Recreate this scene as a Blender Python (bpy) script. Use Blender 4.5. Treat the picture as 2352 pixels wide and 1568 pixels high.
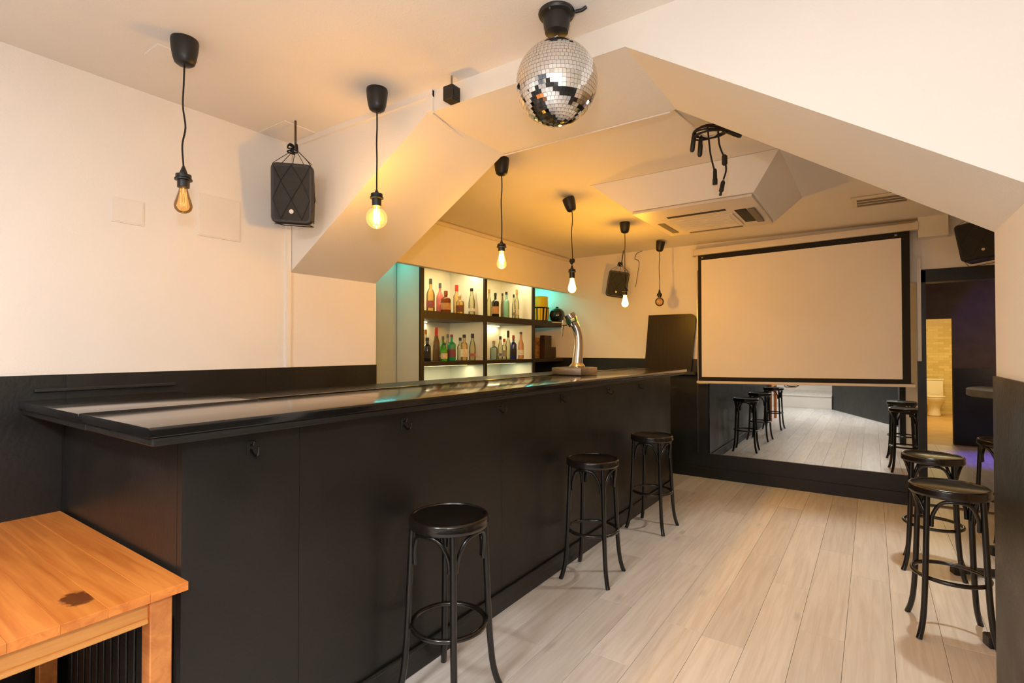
import bpy, bmesh, math, random
from mathutils import Vector, Matrix

for o in list(bpy.data.objects):
    bpy.data.objects.remove(o)
S = bpy.context.scene
COL = S.collection
R = math.radians
rnd = random.Random(7)

# ------------------------------------------------------------------ camera
cd = bpy.data.cameras.new('camera')
cd.sensor_width = 36.0
cd.sensor_fit = 'HORIZONTAL'
cd.lens = 1190.0 * 36.0 / 2352.0
cd.clip_start = 0.02
cam = bpy.data.objects.new('camera', cd)
COL.objects.link(cam)
cam.location = (0, 0, 1.42)
cam.rotation_euler = (R(90.82), 0, R(34.8))
S.camera = cam

# ------------------------------------------------------------------ world, exposure, large lights
W = bpy.data.worlds.new('world')
S.world = W
W.use_nodes = True
W.node_tree.nodes['Background'].inputs[0].default_value = (0.9, 0.95, 1.0, 1)
W.node_tree.nodes['Background'].inputs[1].default_value = 0.25
S.view_settings.view_transform = 'Standard'
S.view_settings.look = 'None'
S.view_settings.exposure = 0.0
S.view_settings.gamma = 1.0
S.view_settings.use_curve_mapping = False
S.cycles.max_bounces = 6
S.cycles.adaptive_threshold = 0.06


def lamp(name, kind, loc, energy, color, size=0.1, sizey=None, rot=(0, 0, 0), parent=None, spot=None):
    d = bpy.data.lights.new(name, kind)
    d.energy = energy
    d.color = color
    if kind == 'AREA':
        d.shape = 'RECTANGLE' if sizey else 'SQUARE'
        d.size = size
        if sizey:
            d.size_y = sizey
    else:
        d.shadow_soft_size = size
    if spot:
        d.spot_size = spot
        d.spot_blend = 0.6
    o = bpy.data.objects.new(name, d)
    COL.objects.link(o)
    o.location = loc
    o.rotation_euler = rot
    o.parent = parent
    return o


FLASH, FLASH_C = 38, (0.97, 0.975, 1.0)
CEIL_FILL, CEIL_FILL_C = 62, (0.91, 0.95, 1.0)  # power and tint of the added ceiling fill, not daylight
BULB, BULB_C = 18.5, (1.0, 0.52, 0.03)
FILL_SPOT, FILL_SPOT_C = 84, (1.0, 1.0, 0.9)  # power and tint of the added floor spot
lamp('camera_flash', 'POINT', (-0.03, -0.04, 1.665), FLASH, FLASH_C, 0.05)
lamp('entrance_daylight', 'AREA', (-1.75, -4.05, 1.55), 12.0, (1.0, 0.95, 0.90), 1.6, 1.7, (R(-90), 0, 0))

# ------------------------------------------------------------------ materials
MATS = {}


def lin(r, g, b):
    f = lambda c: ((c / 255.0) / 12.92) if c <= 10.3 else (((c / 255.0) + 0.055) / 1.055) ** 2.4
    return (f(r), f(g), f(b), 1.0)


def mat(name, rgb, rough=0.5, metal=0.0, coat=0.0, var=0.0, vscale=6.0, bump=0.0, bscale=80.0, stretch=(1, 1, 1),
        emis=None, estr=0.0, spec=0.5, rand=0.0, rvar=0.0):
    m = bpy.data.materials.new(name)
    m.use_nodes = True
    nt = m.node_tree
    N, L = nt.nodes, nt.links
    p = N['Principled BSDF']
    c = lin(*rgb)
    p.inputs['Base Color'].default_value = c
    p.inputs['Roughness'].default_value = rough
    p.inputs['Metallic'].default_value = metal
    p.inputs['Coat Weight'].default_value = coat
    p.inputs['Coat Roughness'].default_value = 0.12
    p.inputs['Specular IOR Level'].default_value = spec
    if emis:
        p.inputs['Emission Color'].default_value = lin(*emis)
        p.inputs['Emission Strength'].default_value = estr
    tc = N.new('ShaderNodeTexCoord')
    mp = N.new('ShaderNodeMapping')
    mp.inputs['Scale'].default_value = stretch
    L.new(tc.outputs['Object'], mp.inputs[0])
    if var > 0 or rand > 0:
        nz = N.new('ShaderNodeTexNoise')
        nz.inputs['Scale'].default_value = vscale
        nz.inputs['Detail'].default_value = 2
        L.new(mp.outputs[0], nz.inputs['Vector'])
        mr = N.new('ShaderNodeMapRange')
        mr.inputs[1].default_value = 0.3
        mr.inputs[2].default_value = 0.7
        mr.inputs[3].default_value = 1.0 - var
        mr.inputs[4].default_value = 1.0 + var * 0.6
        L.new(nz.outputs[0], mr.inputs[0])
        val = mr.outputs[0]
        if rand > 0:
            oi = N.new('ShaderNodeObjectInfo')
            m2 = N.new('ShaderNodeMapRange')
            m2.inputs[3].default_value = 1.0 - rand
            m2.inputs[4].default_value = 1.0 + rand
            L.new(oi.outputs['Random'], m2.inputs[0])
            mu = N.new('ShaderNodeMath')
            mu.operation = 'MULTIPLY'
            L.new(val, mu.inputs[0])
            L.new(m2.outputs[0], mu.inputs[1])
            val = mu.outputs[0]
        vm = N.new('ShaderNodeVectorMath')
        vm.operation = 'SCALE'
        vm.inputs[0].default_value = c[:3]
        L.new(val, vm.inputs['Scale'])
        L.new(vm.outputs[0], p.inputs['Base Color'])
        if rvar > 0:
            r2 = N.new('ShaderNodeMapRange')
            r2.inputs[1].default_value = 0.3
            r2.inputs[2].default_value = 0.7
            r2.inputs[3].default_value = max(0.02, rough - rvar)
            r2.inputs[4].default_value = rough + rvar
            L.new(nz.outputs[0], r2.inputs[0])
            L.new(r2.outputs[0], p.inputs['Roughness'])
    if bump > 0:
        nb = N.new('ShaderNodeTexNoise')
        nb.inputs['Scale'].default_value = bscale
        nb.inputs['Detail'].default_value = 2
        L.new(mp.outputs[0], nb.inputs['Vector'])
        b = N.new('ShaderNodeBump')
        b.inputs['Strength'].default_value = bump
        b.inputs['Distance'].default_value = 0.01
        L.new(nb.outputs[0], b.inputs['Height'])
        L.new(b.outputs[0], p.inputs['Normal'])
    MATS[name] = m
    return m


def glass(name, rgb, alpha=0.25, rough=0.03, emis=None, estr=0.0, gloss=1.0):
    """thin coloured glass: tinted transparency with a fresnel gloss and a little body colour"""
    m = bpy.data.materials.new(name)
    m.use_nodes = True
    nt = m.node_tree
    N, L = nt.nodes, nt.links
    for n in list(N):
        N.remove(n)
    out = N.new('ShaderNodeOutputMaterial')
    tr = N.new('ShaderNodeBsdfTransparent')
    tr.inputs[0].default_value = lin(*rgb)
    df = N.new('ShaderNodeBsdfDiffuse')
    df.inputs[0].default_value = lin(*rgb)
    mx = N.new('ShaderNodeMixShader')
    mx.inputs[0].default_value = alpha
    L.new(tr.outputs[0], mx.inputs[1])
    L.new(df.outputs[0], mx.inputs[2])
    gl = N.new('ShaderNodeBsdfGlossy')
    gl.inputs['Roughness'].default_value = rough
    fr = N.new('ShaderNodeFresnel')
    fr.inputs[0].default_value = 1.45
    mm = N.new('ShaderNodeMath')
    mm.operation = 'MULTIPLY'
    mm.inputs[1].default_value = gloss
    L.new(fr.outputs[0], mm.inputs[0])
    m2 = N.new('ShaderNodeMixShader')
    L.new(mm.outputs[0], m2.inputs[0])
    L.new(mx.outputs[0], m2.inputs[1])
    L.new(gl.outputs[0], m2.inputs[2])
    last = m2.outputs[0]
    if emis:
        em = N.new('ShaderNodeEmission')
        em.inputs[0].default_value = lin(*emis)
        em.inputs[1].default_value = estr
        ad = N.new('ShaderNodeAddShader')
        L.new(last, ad.inputs[0])
        L.new(em.outputs[0], ad.inputs[1])
        last = ad.outputs[0]
    L.new(last, out.inputs[0])
    MATS[name] = m
    return m


def emit(name, rgb, strength):
    m = bpy.data.materials.new(name)
    m.use_nodes = True
    nt = m.node_tree
    N, L = nt.nodes, nt.links
    for n in list(N):
        N.remove(n)
    out = N.new('ShaderNodeOutputMaterial')
    em = N.new('ShaderNodeEmission')
    em.inputs[0].default_value = lin(*rgb)
    em.inputs[1].default_value = strength
    L.new(em.outputs[0], out.inputs[0])
    MATS[name] = m
    return m


M_WALL = mat('cream_wall_paint', (240, 233, 224), 0.75, var=0.03, vscale=2.0, bump=0.12, bscale=140)
M_CEIL = mat('cream_ceiling_paint', (238, 230, 220), 0.8, var=0.03, vscale=1.5, bump=0.12, bscale=120)
M_BEAM = mat('cream_beam_paint', (240, 233, 223), 0.75, var=0.025, vscale=1.5, bump=0.08, bscale=120)
M_PATCH = mat('cream_patch_paint', (237, 229, 219), 0.7, var=0.03, bump=0.06)
M_BLK = mat('black_wainscot_paint', (26, 25, 23), 0.42, var=0.2, vscale=5, bump=0.1, bscale=60, rvar=0.06)
M_BLKBAR = mat('black_bar_paint', (35, 33, 30), 0.4, var=0.16, vscale=4, bump=0.08, bscale=70, rvar=0.06)
M_BLKTOP = mat('black_counter_lacquer', (26, 24, 22), 0.16, coat=0.5, var=0.25, vscale=8, stretch=(1, 0.2, 1), bump=0.03, bscale=30, rvar=0.07)
M_BLKEDGE = mat('black_counter_edge', (36, 34, 31), 0.4, var=0.35, vscale=12, stretch=(1, 0.15, 4), bump=0.15, bscale=40)
M_STOOL = mat('black_stool_lacquer', (20, 17, 15), 0.3, coat=0.3, var=0.25, vscale=20)
M_STOOLW = mat('worn_stool_lacquer', (30, 24, 20), 0.26, coat=0.4, var=0.45, vscale=30)
M_PLASTIC = mat('black_plastic', (26, 24, 23), 0.42, var=0.12, vscale=30)
M_CORD = mat('black_cord', (24, 20, 18), 0.7, var=0.2, vscale=60)
M_BROWNCORD = mat('brown_cord', (70, 48, 34), 0.7, var=0.2, vscale=60)
M_BLACKFAB = mat('screen_border_black', (24, 20, 17), 0.8, var=0.1)
M_SCREEN = mat('screen_matte_white', (244, 236, 226), 0.9, var=0.015, vscale=3)
M_WHITEMET = mat('white_enamel', (228, 216, 200), 0.4, var=0.03)
M_ACW = mat('aircon_white_plastic', (226, 212, 192), 0.45, var=0.04)
M_DARK = mat('dark_slot', (34, 30, 26), 0.7, var=0.1)
M_GREY = mat('grey_vent', (120, 108, 92), 0.6, var=0.1)
M_CHROME = mat('chrome', (220, 215, 205), 0.1, metal=1.0, var=0.05)
M_STEEL = mat('brushed_steel', (170, 160, 148), 0.28, metal=1.0, var=0.15, vscale=15)
M_HOOK = mat('dark_steel_hook', (84, 80, 76), 0.32, metal=1.0, var=0.2)
M_MIRROR = mat('mirror_silver', (205, 208, 205), 0.015, metal=1.0)
M_TILE = mat('mirror_tile', (235, 235, 235), 0.04, metal=1.0)
M_BALLCORE = mat('disco_ball_grout', (112, 106, 98), 0.4, var=0.1)
M_SHELF = mat('black_brown_shelf', (40, 31, 22), 0.5, var=0.15)
M_LINER = mat('white_shelf_liner', (236, 232, 214), 0.55, var=0.02)
M_NET = mat('black_net_cord', (18, 16, 15), 0.8, var=0.1)
M_GRILLE = mat('speaker_grille', (34, 32, 31), 0.6, var=0.25, vscale=160, bump=0.3, bscale=400)
M_SPKBODY = mat('speaker_cabinet', (42, 39, 38), 0.5, var=0.15)
M_BADGE = mat('pale_badge', (210, 208, 205), 0.3)
M_FLAP = mat('dark_bronze_flap', (44, 31, 13), 0.36, coat=0.0, spec=0.35, var=0.25, vscale=10, stretch=(4, 1, 0.5))
M_GREENBADGE = mat('green_badge', (24, 84, 52), 0.35, var=0.1)
M_CERAMIC = mat('white_ceramic', (238, 230, 208), 0.15, coat=0.5)
M_TABLETOP2 = mat('grey_laminate', (74, 68, 60), 0.45, var=0.2, vscale=25)
M_FLOORBASE = mat('floor_joint', (120, 104, 86), 0.8, var=0.1)
M_CORR = mat('corridor_dark_paint', (112, 94, 80), 0.7, var=0.15)
M_LED_WARM = emit('led_warm', (255, 244, 176), 9.0)
M_LED_CYAN = emit('led_cyan', (90, 240, 235), 5.0)
M_FIL = emit('lit_filament', (255, 214, 130), 60.0)
M_FILOFF = mat('unlit_filament', (190, 150, 90), 0.3, metal=1.0)
M_BULB_LIT = glass('lit_bulb_glass', (255, 236, 200), 0.03, emis=(255, 196, 120), estr=0.35)
M_BULB_HOT = glass('bright_bulb_glass', (255, 236, 200), 0.03, emis=(255, 205, 110), estr=5.0)
M_BULB_LIT_LOW = glass('faintly_lit_bulb_glass', (255, 232, 190), 0.05, emis=(255, 170, 80), estr=0.05)
M_BULB_OFF = glass('amber_bulb_glass', (244, 222, 190), 0.10)
M_FIL_LOW = emit('faint_filament', (255, 190, 110), 1.5)


def wood(name, rgb, rgb2, axis='Y', rough=0.35, scale=5.0, rand=0.08, coat=0.2, stain=None, knots=False):
    m = bpy.data.materials.new(name)
    m.use_nodes = True
    nt = m.node_tree
    N, L = nt.nodes, nt.links
    p = N['Principled BSDF']
    p.inputs['Roughness'].default_value = rough
    p.inputs['Coat Weight'].default_value = coat
    p.inputs['Coat Roughness'].default_value = 0.25
    tc = N.new('ShaderNodeTexCoord')
    oi = N.new('ShaderNodeObjectInfo')
    ad = N.new('ShaderNodeVectorMath')
    ad.operation = 'ADD'
    sc = N.new('ShaderNodeVectorMath')
    sc.operation = 'SCALE'
    sc.inputs[0].default_value = (37.0, 53.0, 11.0)
    L.new(oi.outputs['Random'], sc.inputs['Scale'])
    L.new(tc.outputs['Object'], ad.inputs[0])
    L.new(sc.outputs[0], ad.inputs[1])
    mp = N.new('ShaderNodeMapping')
    s = {'X': (0.5, 9, 9), 'Y': (9, 0.5, 9)}[axis]
    mp.inputs['Scale'].default_value = s
    L.new(ad.outputs[0], mp.inputs[0])
    nz = N.new('ShaderNodeTexNoise')
    nz.inputs['Scale'].default_value = scale
    nz.inputs['Detail'].default_value = 4
    nz.inputs['Roughness'].default_value = 0.6
    nz.inputs['Distortion'].default_value = 0.6
    L.new(mp.outputs[0], nz.inputs['Vector'])
    cr = N.new('ShaderNodeValToRGB')
    cr.color_ramp.elements[0].position = 0.28
    cr.color_ramp.elements[0].color = lin(*rgb2)
    cr.color_ramp.elements[1].position = 0.62
    cr.color_ramp.elements[1].color = lin(*rgb)
    L.new(nz.outputs[0], cr.inputs[0])
    m2 = N.new('ShaderNodeMapRange')
    m2.inputs[3].default_value = 1.0 - rand
    m2.inputs[4].default_value = 1.0 + rand
    L.new(oi.outputs['Random'], m2.inputs[0])
    vm = N.new('ShaderNodeVectorMath')
    vm.operation = 'SCALE'
    L.new(cr.outputs[0], vm.inputs[0])
    L.new(m2.outputs[0], vm.inputs['Scale'])
    col = vm.outputs[0]
    if stain:   # a worn dark burn mark with a shape of its own, in the piece's own space
        (sx, sy, rx, ry, scol) = stain
        mp2 = N.new('ShaderNodeMapping')
        mp2.inputs['Location'].default_value = (-sx / rx, -sy / ry, 0)
        mp2.inputs['Scale'].default_value = (1 / rx, 1 / ry, 0.0)
        L.new(tc.outputs['Object'], mp2.inputs[0])
        ln = N.new('ShaderNodeVectorMath')
        ln.operation = 'LENGTH'
        L.new(mp2.outputs[0], ln.inputs[0])
        n3 = N.new('ShaderNodeTexNoise')
        n3.inputs['Scale'].default_value = 60
        L.new(tc.outputs['Object'], n3.inputs['Vector'])
        a3 = N.new('ShaderNodeMath')
        a3.operation = 'MULTIPLY_ADD'
        a3.inputs[1].default_value = 0.9
        L.new(n3.outputs[0], a3.inputs[0])
        L.new(ln.outputs['Value'], a3.inputs[2])
        m3 = N.new('ShaderNodeMapRange')
        m3.inputs[1].default_value = 1.25
        m3.inputs[2].default_value = 1.55
        m3.inputs[3].default_value = 0.85
        m3.inputs[4].default_value = 0.0
        L.new(a3.outputs[0], m3.inputs[0])
        mx = N.new('ShaderNodeMix')
        mx.data_type = 'RGBA'
        L.new(m3.outputs[0], mx.inputs[0])
        L.new(col, mx.inputs[6])
        mx.inputs[7].default_value = lin(*scol)
        col = mx.outputs[2]
    if knots:
        mk = N.new('ShaderNodeMapping')
        mk.inputs['Scale'].default_value = (5.0, 1.6, 1.0)
        L.new(ad.outputs[0], mk.inputs[0])
        vo = N.new('ShaderNodeTexVoronoi')
        vo.inputs['Scale'].default_value = 1.0
        L.new(mk.outputs[0], vo.inputs['Vector'])
        nk = N.new('ShaderNodeMath')
        nk.operation = 'MULTIPLY_ADD'
        nk.inputs[1].default_value = 0.12
        L.new(nz.outputs[0], nk.inputs[0])
        L.new(vo.outputs['Distance'], nk.inputs[2])
        kr = N.new('ShaderNodeMapRange')
        kr.inputs[1].default_value = 0.10
        kr.inputs[2].default_value = 0.19
        kr.inputs[3].default_value = 0.72
        kr.inputs[4].default_value = 1.0
        L.new(nk.outputs[0], kr.inputs[0])
        vk = N.new('ShaderNodeVectorMath')
        vk.operation = 'SCALE'
        L.new(col, vk.inputs[0])
        L.new(kr.outputs[0], vk.inputs['Scale'])
        col = vk.outputs[0]
    L.new(col, p.inputs['Base Color'])
    b = N.new('ShaderNodeBump')
    b.inputs['Strength'].default_value = 0.12
    b.inputs['Distance'].default_value = 0.004
    L.new(nz.outputs[0], b.inputs['Height'])
    L.new(b.outputs[0], p.inputs['Normal'])
    MATS[name] = m
    return m


M_PLANK = wood('greige_oak_plank', (240, 233, 225), (222, 212, 201), 'Y', 0.4, 4.0, 0.09, 0.12, knots=True)
M_PINE = wood('orange_pine', (232, 142, 62), (198, 104, 36), 'X', 0.32, 3.2, 0.16, 0.4)
M_PINES = wood('orange_pine_burnt', (232, 142, 62), (198, 104, 36), 'X', 0.32, 3.2, 0.02, 0.4,
               stain=(0.0, 0.02, 0.055, 0.034, (80, 28, 9)))
M_PINEY = wood('orange_pine_rail', (240, 172, 90), (216, 140, 64), 'Y', 0.4, 3.0, 0.04, 0.25)
M_PINELEG = wood('orange_pine_leg', (232, 150, 78), (206, 122, 58), 'X', 0.4, 3.0, 0.04, 0.25)

# ------------------------------------------------------------------ mesh helpers


def box(bm, x0, x1, y0, y1, z0, z1, bev=0.0, seg=1):
    vs = [bm.verts.new((x, y, z)) for x in (x0, x1) for y in (y0, y1) for z in (z0, z1)]
    fs = [(0, 1, 3, 2), (4, 6, 7, 5), (0, 4, 5, 1), (2, 3, 7, 6), (0, 2, 6, 4), (1, 5, 7, 3)]
    faces = [bm.faces.new([vs[i] for i in f]) for f in fs]
    if bev > 0:
        es = list({e for f in faces for e in f.edges})
        bmesh.ops.bevel(bm, geom=es, offset=bev, segments=seg, affect='EDGES', profile=0.6)
    return vs


def prism(bm, poly, lo, hi, axis='Y'):
    """polygon (a,b) extruded along axis; for axis Y a=x,b=z ; X a=y,b=z ; Z a=x,b=y; lo/hi may be functions of (a,b)"""
    def P(a, b, c):
        return {'Y': (a, c, b), 'X': (c, a, b), 'Z': (a, b, c)}[axis]
    fl = lo if callable(lo) else (lambda a, b: lo)
    fh = hi if callable(hi) else (lambda a, b: hi)
    v0 = [bm.verts.new(P(a, b, fl(a, b))) for a, b in poly]
    v1 = [bm.verts.new(P(a, b, fh(a, b))) for a, b in poly]
    n = len(poly)
    bm.faces.new(v0)
    bm.faces.new(v1[::-1])
    for i in range(n):
        j = (i + 1) % n
        bm.faces.new((v0[j], v0[i], v1[i], v1[j]))


def lathe(bm, prof, seg=24, cx=0, cy=0, close=True, M=None):
    """profile [(r,z)] around the z axis"""
    rings = []
    for r, z in prof:
        if r < 1e-6:
            rings.append([bm.verts.new((cx, cy, z))])
        else:
            rings.append([bm.verts.new((cx + r * math.cos(2 * math.pi * k / seg), cy + r * math.sin(2 * math.pi * k / seg), z)) for k in range(seg)])
    for a, b in zip(rings, rings[1:]):
        if len(a) == 1 and len(b) == 1:
            continue
        for k in range(seg):
            j = (k + 1) % seg
            if len(a) == 1:
                bm.faces.new((a[0], b[j], b[k]))
            elif len(b) == 1:
                bm.faces.new((a[k], a[j], b[0]))
            else:
                bm.faces.new((a[k], a[j], b[j], b[k]))
    if close:
        if len(rings[0]) > 1:
            bm.faces.new(rings[0][::-1])
        if len(rings[-1]) > 1:
            bm.faces.new(rings[-1])
    vs = [v for r in rings for v in r]
    if M is not None:
        bmesh.ops.transform(bm, matrix=M, verts=vs)
    return vs


def tube(bm, pts, rad, seg=8, closed=False):
    pts = [Vector(p) for p in pts]
    n = len(pts)
    rr = rad if isinstance(rad, (list, tuple)) else [rad] * n
    rings = []
    prev = None
    for i, p in enumerate(pts):
        if closed:
            t = (pts[(i + 1) % n] - pts[i - 1]).normalized()
        else:
            t = (pts[min(i + 1, n - 1)] - pts[max(i - 1, 0)]).normalized()
        if prev is None:
            u = t.orthogonal().normalized()
        else:
            u = (prev - t * prev.dot(t)).normalized()
        prev = u
        v = t.cross(u)
        rings.append([bm.verts.new(p + (u * math.cos(2 * math.pi * k / seg) + v * math.sin(2 * math.pi * k / seg)) * rr[i]) for k in range(seg)])
    m = n if closed else n - 1
    for i in range(m):
        a, b = rings[i], rings[(i + 1) % n]
        off = 0
        if closed and i == n - 1:
            d0 = (a[0].co - b[0].co).length
            off = min(range(seg), key=lambda s: (a[0].co - b[s].co).length)
        for k in range(seg):
            bm.faces.new((a[k], a[(k + 1) % seg], b[(k + 1 + off) % seg], b[(k + off) % seg]))
    if not closed:
        bm.faces.new(rings[0][::-1])
        bm.faces.new(rings[-1])


def smoothpts(pts, n=6):
    """catmull-rom"""
    P = [Vector(p) for p in pts]
    P = [P[0] * 2 - P[1]] + P + [P[-1] * 2 - P[-2]]
    out = []
    for i in range(1, len(P) - 2):
        for k in range(n):
            t = k / n
            a, b, c, d = P[i - 1], P[i], P[i + 1], P[i + 2]
            out.append(0.5 * ((2 * b) + (c - a) * t + (2 * a - 5 * b + 4 * c - d) * t * t + (-a + 3 * b - 3 * c + d) * t ** 3))
    out.append(P[-2])
    return out


def obj(name, bm, m, parent=None, smooth=None, loc=None):
    bmesh.ops.recalc_face_normals(bm, faces=bm.faces[:])
    me = bpy.data.meshes.new(name)
    bm.to_mesh(me)
    bm.free()
    me.materials.append(m)
    if smooth is not None:
        for p in me.polygons:
            p.use_smooth = True
        me.set_sharp_from_angle(angle=R(smooth))
    o = bpy.data.objects.new(name, me)
    COL.objects.link(o)
    if parent is not None:
        o.parent = parent
    if loc is not None:
        o.location = loc
    return o


def BM():
    return bmesh.new()


def bx(name, m, parent, x0, x1, y0, y1, z0, z1, bev=0.0, seg=1):
    b = BM()
    box(b, x0, x1, y0, y1, z0, z1, bev, seg)
    return obj(name, b, m, parent, smooth=30 if seg > 1 else None)


def struct(o):
    o['kind'] = 'structure'
    return o


def tag(o, label, cat, group=None):
    o['label'] = label
    o['category'] = cat
    if group:
        o['group'] = group
    return o


def thing(name, label, cat, loc=(0, 0, 0), rot=(0, 0, 0), group=None):
    o = bpy.data.objects.new(name, None)
    o.empty_display_size = 0.1
    COL.objects.link(o)
    o.location = loc
    o.rotation_euler = rot
    return tag(o, label, cat, group)


def dup(root, loc, rot, label):
    r = root.copy()
    COL.objects.link(r)
    r.location = loc
    r.rotation_euler = rot
    r['label'] = label
    for ch in list(root.children):
        c = ch.copy()
        COL.objects.link(c)
        c.parent = r
        for g in list(ch.children):
            d = g.copy()
            COL.objects.link(d)
            d.parent = c
    return r


XL = -2.716     # left wall face
XB = -1.667     # bar front face
YB = 5.955      # back wall face
ZC = 2.59       # ceiling
WZ = 1.316      # top of the black dado

# ------------------------------------------------------------------ floor with planks
fl = struct(bx('floor', M_FLOORBASE, None, -4.0, 2.2, -4.4, 9.95, -0.15, -0.008))
PW, PL = 0.1955, 1.285
full = BM()
box(full, 0.0008, PW - 0.0008, 0.0008, PL - 0.0008, -0.008, 0.0, 0.0006)
first = None
x0 = 0.075 - 15 * PW
for i in range(22):
    x = x0 + i * PW
    off = rnd.random() * PL
    y = -2.36 - off
    while y < 6.0:
        a, b = max(y, -2.36), min(y + PL, 6.08)
        hidden = x + PW < XB - 0.02 and b > 0.76
        if b - a > 0.03 and not hidden:
            if abs(b - a - PL) < 1e-6:
                if first is None:
                    first = obj('floor_plank', full, M_PLANK, fl, loc=(x, y, 0))
                else:
                    c = first.copy()
                    COL.objects.link(c)
                    c.location = (x, y, 0)
            else:
                q = BM()
                box(q, 0.0008, PW - 0.0008, 0.0008, b - a - 0.0008, -0.008, 0.0, 0.0006)
                obj('floor_plank', q, M_PLANK, fl, loc=(x, a, 0))
        y += PL
# ------------------------------------------------------------------ walls, ceiling, beam
wl = struct(bx('wall_left', M_WALL, None, -3.95, XL, -4.3, 2.318, 0, ZC))
struct(bx('ceiling', M_CEIL, None, -4.0, 2.2, -4.4, 6.1, ZC, 2.75))
# back wall with the doorway
b = BM()
box(b, -4.0, 0.36, YB, YB + 0.14, 0, ZC)
box(b, 0.36, 0.99, YB, YB + 0.14, 2.127, ZC)
box(b, 0.99, 2.2, YB, YB + 0.14, 0, ZC)
struct(obj('wall_back', b, M_WALL))
struct(bx('wall_right', M_WALL, None, 1.4, 1.55, 2.31, YB, 0, ZC))
# front room: slanting wall behind the camera, raised entrance, rear wall
b = BM()
prism(b, [(1.13, 1.74), (1.30, 1.74), (-0.60, -2.45), (-0.60, -4.3), (-0.77, -4.3), (-0.77, -2.40)], 0, ZC, 'Z')
struct(obj('wall_front', b, M_WALL))
b = BM()
prism(b, [(1.118, 1.739), (1.13, 1.74), (-0.77, -2.40), (-0.782, -2.395)], 0, WZ, 'Z')
struct(obj('trim_1', b, M_BLK))
b = BM()
box(b, -2.716, -0.77, -4.3, -4.2, 0, 0.7)
box(b, -2.716, -2.55, -4.3, -4.2, 0.7, ZC)
box(b, -0.95, -0.77, -4.3, -4.2, 0.7, ZC)
box(b, -2.55, -0.95, -4.3, -4.2, 2.4, ZC)
struct(obj('wall_rear', b, M_WALL))
w1 = thing('window_1', '', '', (0, 0, 0))
del w1['label'], w1['category']
struct(w1)
for k in range(3):
    xx = -2.55 + 0.8 * k
    bx('window_mullion', M_WHITEMET, w1, xx - 0.025, xx + 0.025, -4.25, -4.19, 0.7, 2.4)
bx('window_sill', M_WHITEMET, w1, -2.6, -0.9, -4.28, -4.17, 0.66, 0.70)
# raised step at the entrance
st = struct(bx('trim_2', M_WALL, None, XL, -0.79, -4.3, -2.37, 0, 0.29))
for k in range(6):
    bx('step_board', M_PLANK, st, XL + k * 0.321 + 0.001, XL + (k + 1) * 0.321 - 0.001, -4.2, -2.35, 0.29, 0.31, 0.001)

# portal beam with its two slanted haunches
fy = lambda a, z: 1.700 + 0.015 * (a + 2.43)
b = BM()
prism(b, [(XL, 1.855), (XL, ZC), (0.335, ZC), (0.335, 1.806), (-0.711, 2.492), (-1.662, 2.497)], fy, 2.312, 'Y')
struct(obj('beam', b, M_BEAM))
b = BM()
prism(b, [(0.335, 0), (1.40, 0), (1.40, ZC), (0.335, ZC)], fy, 2.312, 'Y')
struct(obj('pier', b, M_BEAM))
b = BM()
prism(b, [(0.327, 0), (0.40, 0), (0.40, 1.331), (0.327, 1.331)], lambda a, z: fy(a, z) - 0.008, 2.320, 'Y')
struct(obj('trim_3', b, M_BLK))
# left dado boards, one behind the other along the wall
t4 = struct(bx('trim_4', M_BLK, None, XL, XL + 0.006, -2.37, 2.316, 0, WZ))
for ya, yb in ((-1.2, -0.32), (-0.32, 0.69), (0.70, 1.55), (1.55, 2.316)):
    bx('dado_board', M_BLK, t4, XL + 0.004, XL + 0.012, ya + 0.001, yb - 0.001, 0.0, WZ)
bx('dado_ledge', M_BLKEDGE, t4, XL + 0.008, XL + 0.03, 0.60, 1.10, 1.248, 1.262, 0.003)
# access panels on the left wall and the ceiling plates
for (ya, yb, za, zb) in ((0.848, 0.974, 1.976, 2.086), (1.198, 1.411, 1.978, 2.19)):
    bx('access_panel', M_PATCH, wl, XL, XL + 0.004, ya, yb, za, zb, 0.0015)
    bx('access_panel', M_PATCH, wl, XL, XL + 0.0055, ya + 0.006, yb - 0.006, za + 0.006, zb - 0.006, 0.001)
cl = bpy.data.objects['ceiling']
bx('ceiling_plate', M_PATCH, cl, -2.36, -2.236, 0.84, 0.96, ZC - 0.004, ZC + 0.01, 0.001)
bx('ceiling_plate', M_PATCH, cl, -2.70, -2.46, 1.50, 1.68, ZC - 0.004, ZC + 0.01, 0.001)
for (ya, yb) in ((3.355, 3.36),):
    bx('ceiling_seam', M_GREY, cl, -1.65, -0.4, ya, yb, ZC - 0.001, ZC + 0.01)
# cable trunking along the beam top and down the corner
b = BM()
prism(b, [(-2.70, ZC - 0.03), (-2.70, ZC), (-1.62, ZC), (-1.62, ZC - 0.03)], lambda a, z: fy(a, z) - 0.016, lambda a, z: fy(a, z) + 0.01, 'Y')
box(b, XL, XL + 0.016, 1.665, 1.692, WZ, ZC)
prism(b, [(-1.66, 2.495), (-1.66, ZC - 0.002), (-1.62, ZC - 0.002), (-1.62, 2.495)], lambda a, z: fy(a, z) - 0.010, lambda a, z: fy(a, z) + 0.01, 'Y')
struct(obj('trim_5', b, M_WALL))
# thin conduit and crack lines under the beam
b = BM()
tube(b, smoothpts([(-1.64, 1.72, 2.492), (-1.68, 1.95, 2.490), (-1.70, 2.30, 2.490)], 4), 0.006, 6)
struct(obj('trim_6', b, M_WALL))
b = BM()
tube(b, [(-1.70, 2.318, 2.492), (-0.74, 2.318, 2.490)], 0.0035, 6)
struct(obj('trim_7', b, M_WALL))

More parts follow.
